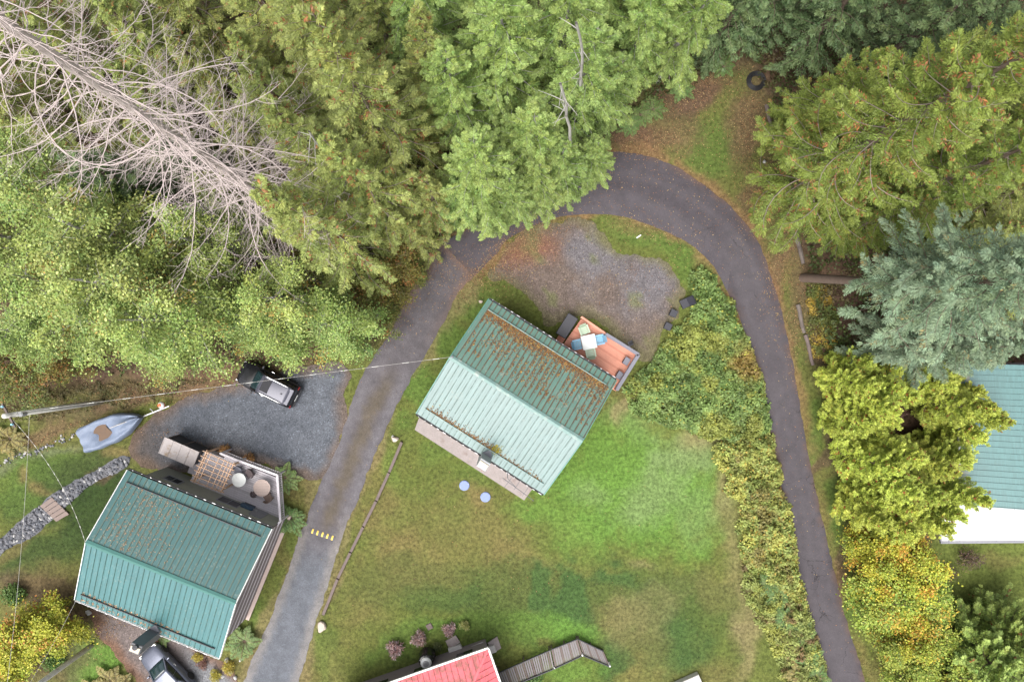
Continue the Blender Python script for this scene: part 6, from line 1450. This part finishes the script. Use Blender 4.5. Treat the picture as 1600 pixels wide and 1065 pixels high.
# ---------------- low growth
def in_poly(poly, n, rng, margin=0.0):
    xs = [p[0] for p in poly]; ys = [p[1] for p in poly]; out = np.zeros((0, 2))
    while len(out) < n:
        c = np.stack([rng.uniform(min(xs), max(xs), n * 2), rng.uniform(min(ys), max(ys), n * 2)], 1)
        out = np.concatenate([out, c[sdf(poly, c[:, 0], c[:, 1]) < -margin]])
    return out[:n]
def thicket(name, label, cat, poly, n, hmax, colfun, seed, ll=.12, lw=.09, lump=1.2):
    rng = np.random.default_rng(seed); xy = in_poly(poly, n, rng); x, y = xy[:, 0], xy[:, 1]
    x, y = x + (fbm(x, y, .9, seed) - .5) * 1.3, y + (fbm(x, y, .9, seed + 5) - .5) * 1.3
    d = -sdf(poly, x, y); hh = hmax * (.05 + 1.6 * np.clip(fbm(x, y, lump, seed + 3) - .12, 0, 1)) * sstep(-.45, .8, d) + .08
    z = hh * np.where(rng.random(n) < .7, rng.uniform(.8, 1.05, n), rng.uniform(.3, .8, n))
    eps = .15; gx_ = (fbm(x + eps, y, lump, seed + 3) - fbm(x - eps, y, lump, seed + 3)) / (2 * eps) * hmax * 1.6; gy_ = (fbm(x, y + eps, lump, seed + 3) - fbm(x, y - eps, lump, seed + 3)) / (2 * eps) * hmax * 1.6
    Nn = nrmz(np.stack([-gx_, -gy_, np.ones(n)], 1)) + rng.normal(0, .5, (n, 3)); D = rng.normal(0, 1, (n, 3)) * [1, 1, .35] - UP * .2
    F = Fol(); l_ = ll * rng.uniform(.6, 1.4, n); C = colfun(x, y, rng) * (np.clip(rng.normal(1, .14, (n, 1)), .5, 1.6) * (.5 + 1.0 * fbm(x, y, .55, seed + 9, 3))[:, None])
    F.add(np.stack([x, y, z], 1), D, Nn, l_, l_ * lw / ll, C); o = obj(name, F.mesh(name), 'foliage'); return tag(o, label, cat, None, 'stuff')
BR = [(1072, 425), (1092, 418), (1118, 440), (1140, 470), (1152, 505), (1166, 540), (1185, 575), (1196, 620), (1206, 672), (1130, 690), (1090, 675), (1050, 668), (1010, 655), (985, 632), (978, 606), (992, 584), (1018, 565), (1034, 538), (1056, 514), (1076, 490), (1086, 462)]
def col_br(x, y, rng):
    n1 = fbm(x, y, 1.6, 101); n2 = fbm(x, y, .8, 105); px = x / (CAM_H / FPX) + 800; py = 532.5 - y / (CAM_H / FPX)
    c = mixv((.11, .205, .055), (.23, .335, .10), n2 * 1.3 - .15); c = mixc_np(c, (.30, .33, .07), sstep(.56, .68, n1) * .7)
    c = mixc_np(c, (.32, .20, .05), sstep(1.1, .3, np.hypot((px - 1160) / 34, (py - 565) / 42) + (n2 - .5) * .9) * .75)
    m = rng.random(len(x)) < .05; c[m] = (.33, .34, .06); return c
thicket('bramble_thicket', 'green bramble thicket between the deck corner and the driveway', 'brambles', PX(BR), 42000, 1.3, col_br, 201, .17, .125)
ST = [(1130, 692), (1206, 675), (1214, 720), (1222, 770), (1238, 840), (1250, 905), (1262, 945), (1225, 930), (1175, 900), (1160, 860), (1152, 800), (1128, 745), (1105, 695)]
def col_st(x, y, rng):
    n1 = fbm(x, y, .9, 111); n2 = fbm(x, y, .5, 115); c = mixv((.20, .30, .085), (.38, .43, .11), n2); c = mixc_np(c, (.27, .17, .07), sstep(.56, .70, n1) * .5); c = mixc_np(c, (.50, .48, .11), sstep(.48, .34, n1) * .45)
    m = rng.random(len(x)) < .08; c[m] = (.42, .33, .07); return c
thicket('mixed_shrub_strip', 'strip of yellow and russet autumn shrubs beside the driveway', 'shrubs', PX(ST), 26000, 1.5, col_st, 202, .17, .11, .9)
S3 = [(1160, 880), (1262, 946), (1272, 985), (1284, 1030), (1296, 1070), (1310, 1120), (1245, 1120), (1228, 1060), (1195, 990), (1165, 930)]
def col_s3(x, y, rng):
    n1 = fbm(x, y, .8, 121); n2 = fbm(x, y, .5, 125); c = mixv((.22, .29, .08), (.38, .42, .125), n2); c = mixc_np(c, (.20, .10, .055), sstep(.54, .68, n1) * .8); c = mixc_np(c, (.34, .34, .06), sstep(.44, .3, n1) * .6); return c
thicket('fern_strip', 'ferny green strip with brown patches along the lower driveway', 'ferns', PX(S3), 17000, 1.2, col_s3, 203, .19, .08, .8)
# undergrowth below the trees
UG = [(0, 560), (160, 585), (330, 570), (450, 575), (560, 555), (600, 510), (650, 430), (700, 372), (800, 320), (880, 275), (945, 215), (1000, 175), (1085, 125), (1160, 80), (1200, 150), (1225, 260), (1262, 400), (1262, 470), (1290, 560), (1330, 560), (1520, 560), (1600, 560), (1600, -40), (0, -40)]
def col_ug(x, y, rng):
    n1 = fbm(x, y, 2.0, 131); n2 = fbm(x, y, .8, 135); c = mixv((.04, .07, .018), (.085, .11, .03), n2); c = mixc_np(c, (.10, .065, .03), sstep(.52, .7, n1) * .7); return c  # leaf colours darkened to paint the shade in gaps between crowns
thicket('forest_undergrowth', 'dim leafy undergrowth covering the forest floor', 'undergrowth', PX(UG), 90000, 1.2, col_ug, 204, .2, .13, 1.5)
VB = [(1262, 440), (1290, 440), (1310, 500), (1300, 560), (1270, 560), (1262, 500)]
thicket('yellow_verge_plants', 'low yellowing plants between the verge logs and the blue green fir', 'plants', PX(VB), 3500, .5, lambda x, y, rng: mixv((.13, .15, .035), (.40, .28, .05), sstep(.4, .65, fbm(x, y, .7, 141))), 205)
BK = [(20, 612), (160, 600), (330, 590), (250, 622), (160, 640), (60, 655), (0, 660)]
thicket('bank_weeds', 'low weeds on the brown bank behind the pole', 'weeds', PX(BK), 5000, .22, lambda x, y, rng: mixv((.08, .105, .03), (.15, .10, .045), fbm(x, y, .8, 151)), 206, .11, .06)
# ferns
fm = [fern(1, 16, .9, (.11, .19, .05), (.18, .25, .08)), fern(2, 18, 1.0, (.10, .18, .05), (.17, .25, .08)), fern(3, 15, .95, (.19, .17, .05), (.28, .23, .08))]
for px, py, k, s, lab in ((446, 745, 0, 1.1, 'green sword fern beside the upper corner of the grey deck rail'), (455, 808, 1, 1.1, 'green sword fern below the grey deck corner by the lane'), (384, 1000, 1, 1.25, 'big green sword fern beside the cabin corner brace'), (255, 993, 0, .8, 'small fern between the chimney and the teal eave'),
                          (18, 685, 2, 1.2, 'olive fern by the foot of the lawn near the bank pole'), (175, 1060, 2, 1.2, 'yellow brown fern in front of the silver car'), (190, 1075, 2, 1.2, 'yellow brown fern nearest the silver car wheel'), (150, 1075, 2, 1.0, 'yellow brown fern at the pole side of the silver car')):
    p = G(px, py); plant('sword_fern', lab, 'fern', fm[k], (p.x, p.y, 0), px, s * 1.25)
rng = np.random.default_rng(9)
fs = [(1195, 905), (1212, 925), (1228, 1000), (1248, 985), (1256, 1020), (1240, 1045), (1270, 1050), (1222, 960)]
for i, (px, py) in enumerate(fs):
    p = G(px, py); plant('strip_fern', 'arching fern in the ferny strip of the lower driveway', 'fern', fm[(0, 1, 2)[i % 3]], (p.x, p.y, .45), i, 1.1, 'ferns of the driveway strip')
for i, (px, py) in enumerate(((1000, 180), (985, 195), (1020, 172), (1062, 140), (1130, 105))):
    p = G(px, py); plant('woodland_fern', 'fern at the woodland edge above the mossy clearing', 'fern', fm[i % 2], (p.x, p.y, 0), i, 1.1, 'ferns edging the clearing')
# garden shrubs
pu = shrub(.55, .75, 700, 301, [(.30, .185, .18), (.42, .28, .27), (.58, .45, .43)], .24, .04, 7, upright=.3)
for px, py, s, lab in ((618.5, 1010, 1.15, 'largest purple leaved shrub in the lawn, farthest from the red roof corner'), (655, 994, 1.05, 'purple leaved shrub beside the dark stepping stone'), (702.5, 980, .95, 'purple leaved shrub next to the yellow green one')):
    p = G(px, py); plant('purple_shrub', lab, 'shrub', pu, (p.x, p.y, 0), px, s, 'purple shrubs in the lawn')
yg = shrub(.45, .6, 600, 302, [(.24, .28, .08), (.32, .34, .12), (.45, .44, .2)], .12, .05, 6, upright=.3)
p = G(726, 974); plant('variegated_shrub', 'small yellow green shrub at the end of the purple shrub row', 'shrub', yg, (p.x, p.y, 0), 0, .95)
dg = shrub(.45, .5, 500, 303, [(.06, .08, .03), (.10, .12, .04), (.16, .17, .07)], .1, .05, 6)
p = G(683, 1008); plant('dark_shrub', 'small dark shrub beside the kettle barbecue', 'shrub', dg, (p.x, p.y, 0), 0, .9)
p = G(832, 1052); plant('dark_shrub', 'low green bush under the bend of the wooden ramp', 'shrub', shrub(.8, .7, 1100, 304, [(.06, .13, .03), (.10, .18, .04), (.17, .25, .07)], .13, .08), (p.x, p.y, 0), 0, 1)
yb = shrub(.5, .5, 800, 305, [(.45, .37, .05), (.5, .44, .08), (.62, .55, .16)], .15, .035, 6, upright=.4)
for px, py, s, lab in ((311, 1024, .85, 'yellow grass clump under the lower teal eave corner'), (338, 1052, 1.0, 'greenish yellow clump among white garden stones'), (360, 1040, 1.1, 'golden clump next to the lane at the teal cabin corner')):
    p = G(px, py); plant('yellow_clump', lab, 'plant', yb, (p.x, p.y, 0), px, s)
og = shrub(.4, .9, 500, 306, [(.36, .17, .06), (.30, .15, .06), (.45, .28, .12)], .16, .05, 6)
for px, py, lab in ((354, 702, 'orange brown bush at the outer pergola post near the shed'), (392, 715, 'orange brown bush at the outer pergola post by the deck rail')):
    p = G(px, py); plant('rusty_bush', lab, 'shrub', og, (p.x, p.y, 0), px, 1)
rb_ = shrub(.5, .5, 500, 307, [(.16, .08, .06), (.2, .1, .07), (.25, .16, .1)], .12, .05, 6)
for px, py, lab in ((242, 1003, 'brown withered bush beside the chimney of the teal cabin'), (318, 1036, 'brown withered clump behind the yellow plants')):
    p = G(px, py); plant('withered_bush', lab, 'shrub', rb_, (p.x, p.y, 0), px, .9)
YG = [(.25, .30, .025), (.34, .36, .04), (.52, .50, .08)]
yt_ = [broadleaf(4.6, 2.2, 311, YG, nlimb=16, c0=.1, nleaf=75, ll=.17, lw=.11, bark='twig', trunk_r=.07, accent=(.5, .27, .06), accp=.08)]
for px, py, s, lab in ((118, 960, .95, 'bright yellow green shrub tree close to the teal eave'), (72, 975, 1, 'bright yellow green shrub tree under the straight wire'), (50, 1015, .9, 'yellow green shrub tree beside the soil of the lawn pole')):
    p = G(px, py); plant('yellow_shrub_tree', lab, 'tree', yt_[0], (p.x, p.y, 0), px, s)
gs = shrub(.9, 1.0, 1300, 312, [(.07, .15, .03), (.11, .2, .045), (.18, .27, .08)], .14, .1)
p = G(25, 925); plant('green_bush', 'round green bush at the lower end of the stone path lawn', 'shrub', gs, (p.x, p.y, 0), 0, 1)
p = G(88, 1030); plant('green_bush', 'dull green bush below the bright yellow shrub trees', 'shrub', gs, (p.x, p.y, 0), 0, .9)

# ---------------- fallen leaves, roof debris, grass tufts
rng = np.random.default_rng(55)
def scatter(name, label, cat, P, cols, ll, seed, flat=.25, parent=None):
    r = np.random.default_rng(seed); n = len(P); F = Fol(); l_ = ll * r.uniform(.6, 1.4, n); k = r.integers(0, len(cols), n)
    C = np.asarray(cols)[k] * np.clip(r.normal(1, .22, (n, 1)), .5, 1.6); F.add(P, r.normal(0, 1, (n, 3)) * [1, 1, .15], UP + r.normal(0, flat, (n, 3)), l_, l_ * .6, C)
    o = obj(name, F.mesh(name, 0.0), 'litter', parent); return tag(o, label, cat, None, 'stuff')
def px_gauss(blobs, rng):
    out = []
    for (cx, cy, sx, sy, rot, n) in blobs:
        a = math.radians(rot); u_ = rng.normal(0, sx, n); v_ = rng.normal(0, sy, n)
        out.append(np.stack([cx + u_ * math.cos(a) - v_ * math.sin(a), cy + u_ * math.sin(a) + v_ * math.cos(a)], 1))
    q = np.concatenate(out); return np.stack([(q[:, 0] - 800) * CAM_H / FPX, (532.5 - q[:, 1]) * CAM_H / FPX, np.full(len(q), .035)], 1)
LC = [(.29, .145, .065), (.21, .11, .055), (.36, .22, .11), (.16, .095, .06), (.40, .30, .13)]
P = px_gauss([(815, 385, 45, 22, -40, 2200), (760, 420, 30, 8, -45, 700), (1085, 140, 45, 16, -25, 1300), (1000, 225, 40, 12, 0, 900), (1170, 200, 20, 50, 0, 1200), (1190, 300, 18, 40, 20, 1000), (1220, 410, 14, 50, 10, 1200), (1245, 500, 9, 50, 8, 600), (260, 605, 90, 12, -10, 1300), (60, 690, 50, 8, -18, 500), (340, 712, 70, 8, 20, 400), (170, 975, 14, 30, 30, 350), (640, 470, 25, 45, 35, 500), (700, 420, 30, 25, 0, 450), (1100, 330, 70, 50, 40, 500), (940, 290, 60, 30, 0, 350), (1000, 450, 70, 45, 0, 500), (1250, 760, 30, 160, -12, 350), (1060, 200, 50, 40, 0, 900), (1020, 360, 50, 12, 15, 400), (700, 620, 60, 60, 0, 150), (820, 850, 180, 70, 0, 250)], rng)
scatter('fallen_leaves', 'rusty fallen leaves scattered over drive edges and clearings', 'leaves', P, LC, .075, 401)
def roof_pts(c, a, Wd, ze, zr, xs, ds, up_side):
    """points on a roof slope: xs along the ridge, ds distance up from the eave in plan"""
    y = (Wd / 2 - ds) * (1 if up_side else -1); z = ze + (zr - ze) / (Wd / 2) * ds + .045; ca, sa = math.cos(a), math.sin(a)
    return np.stack([c[0] + xs * ca - y * sa, c[1] + xs * sa + y * ca, z], 1)
n = 5200; xs = rng.uniform(-4.8, 4.7, n); ds = .66 + np.abs(rng.normal(0, .30, n)) * (1.1 - .3 * np.sin(xs)); k = rng.random(n) < (.35 + .65 * fbm(xs, xs * 0, 1.2, 7)) ; xs, ds = xs[k], ds[k]
n2 = 3600; x2 = -5 + .368 * (rng.integers(1, 28, n2)) + rng.normal(.06, .03, n2) - .15; d2 = .7 + rng.random(n2) ** 1.4 * 3.0; n3 = 1300; x3 = rng.uniform(-4, 4.8, n3); d3 = .7 + rng.random(n3) * 2.6
k = fbm(x2 * 1.0, d2 * 1.0, .9, 8) > .47; x2, d2 = x2[k], d2[k]; k = fbm(x3, d3, 1.1, 9) > .5; x3, d3 = x3[k], d3[k]
Pt = np.concatenate([roof_pts(c1c, c1a, 9.2, 3.4, 5.0, xs, ds, True), roof_pts(c1c, c1a, 9.2, 3.4, 5.0, x2, d2, True), roof_pts(c1c, c1a, 9.2, 3.4, 5.0, x3, d3, True)])
n = 1500; xs = rng.uniform(-4.75, 4.5, n); xs = xs[rng.random(n) < np.where(xs < .6, 1, .45)]; ds = .65 + np.abs(rng.normal(0, .13, len(xs))) * (1 + .8 * np.cos(xs * 17)) * np.where(xs < .6, 1.2, .7)
Pt = np.concatenate([Pt, roof_pts(c1c, c1a, 9.2, 3.4, 5.0, xs, ds, False)])
scatter('roof_leaf_litter', 'brown leaves and needles lying on the pale green cabin roof', 'leaves', Pt, [(.20, .095, .035), (.15, .07, .03), (.27, .14, .05), (.34, .22, .06), (.12, .07, .04)], .10, 402)
n = 1300; xs = rng.normal(-2.4, 1.7, n); ds = rng.uniform(.7, 4.3, n); k = (np.abs(xs) < 4.9) & (rng.random(n) < .75 - .12 * (xs + 2.4)); xs, ds = xs[k], ds[k]
xs = np.round((xs + .1) / .368) * .368 + rng.normal(.05, .07, len(xs))
P2_ = roof_pts(c2c, c2a, 9.2, 4.8, 6.4, xs, ds, True)
n = 420; xs = -5 + .368 * rng.integers(1, 20, n) + rng.normal(.0, .05, n); ds = np.where(rng.random(n) < .5, .68 + np.abs(rng.normal(0, .09, n)), .12 + np.abs(rng.normal(0, .1, n))); P2_ = np.concatenate([P2_, roof_pts(c2c, c2a, 9.2, 4.8, 6.4, xs, ds, False)])
scatter('roof_leaf_litter', 'tan needles lying on the deep teal cabin roof', 'leaves', P2_, [(.36, .21, .11), (.30, .17, .085), (.24, .14, .07), (.40, .3, .2)], .085, 403)
n = 260; xs = rng.normal(.75, .16, n); ds = .85 + rng.normal(0, .14, n); scatter('roof_moss', 'yellow green moss tuft above the chimney of the pale green roof', 'moss', roof_pts(c1c, c1a, 9.2, 3.4, 5.0, xs, ds, False), [(.26, .24, .03), (.34, .28, .04), (.2, .2, .03)], .10, 404)

# grass: short blades over the lawns so the turf has real relief
rng = np.random.default_rng(66); n = 330000
x = rng.uniform(-37.8, 37.8, n); y = rng.uniform(-25.4, 25.4, n)
k = np.ones(n, bool)
for poly, mgn in ((drive, .03), (lane, -.05), (parking, -.2), (pad, -.9), (sidepark, -.2), (walk, .02), (creek, -.03), (FOREST, -.4)): k &= sdf(poly, x, y) > mgn
for c, a in ((c1c, c1a), (c2c, c2a)):
    ca, sa = math.cos(a), math.sin(a); lx = (x - c[0]) * ca + (y - c[1]) * sa; ly = -(x - c[0]) * sa + (y - c[1]) * ca; k &= ~((np.abs(lx) < 4.8) & (np.abs(ly) < 4.1))
x, y = x[k], y[k]; n = len(x); C = ground_colour(x, y) * np.clip(rng.normal(1.0, .2, (n, 1)), .55, 1.8) * (.55 + .95 * fbm(x, y, .32, 99, 3))[:, None]
F = Fol(); l_ = rng.uniform(.05, .11, n); F.add(np.stack([x, y, np.full(n, -.02)], 1), rng.normal(0, 1, (n, 3)) * [1, 1, .2] + UP * .75, UP + rng.normal(0, .4, (n, 3)), l_, l_ * .38, C)
tag(obj('lawn_grass', F.mesh('lawn_grass', .2), 'foliage'), 'short lawn grass blades over the open ground', 'grass', None, 'stuff')
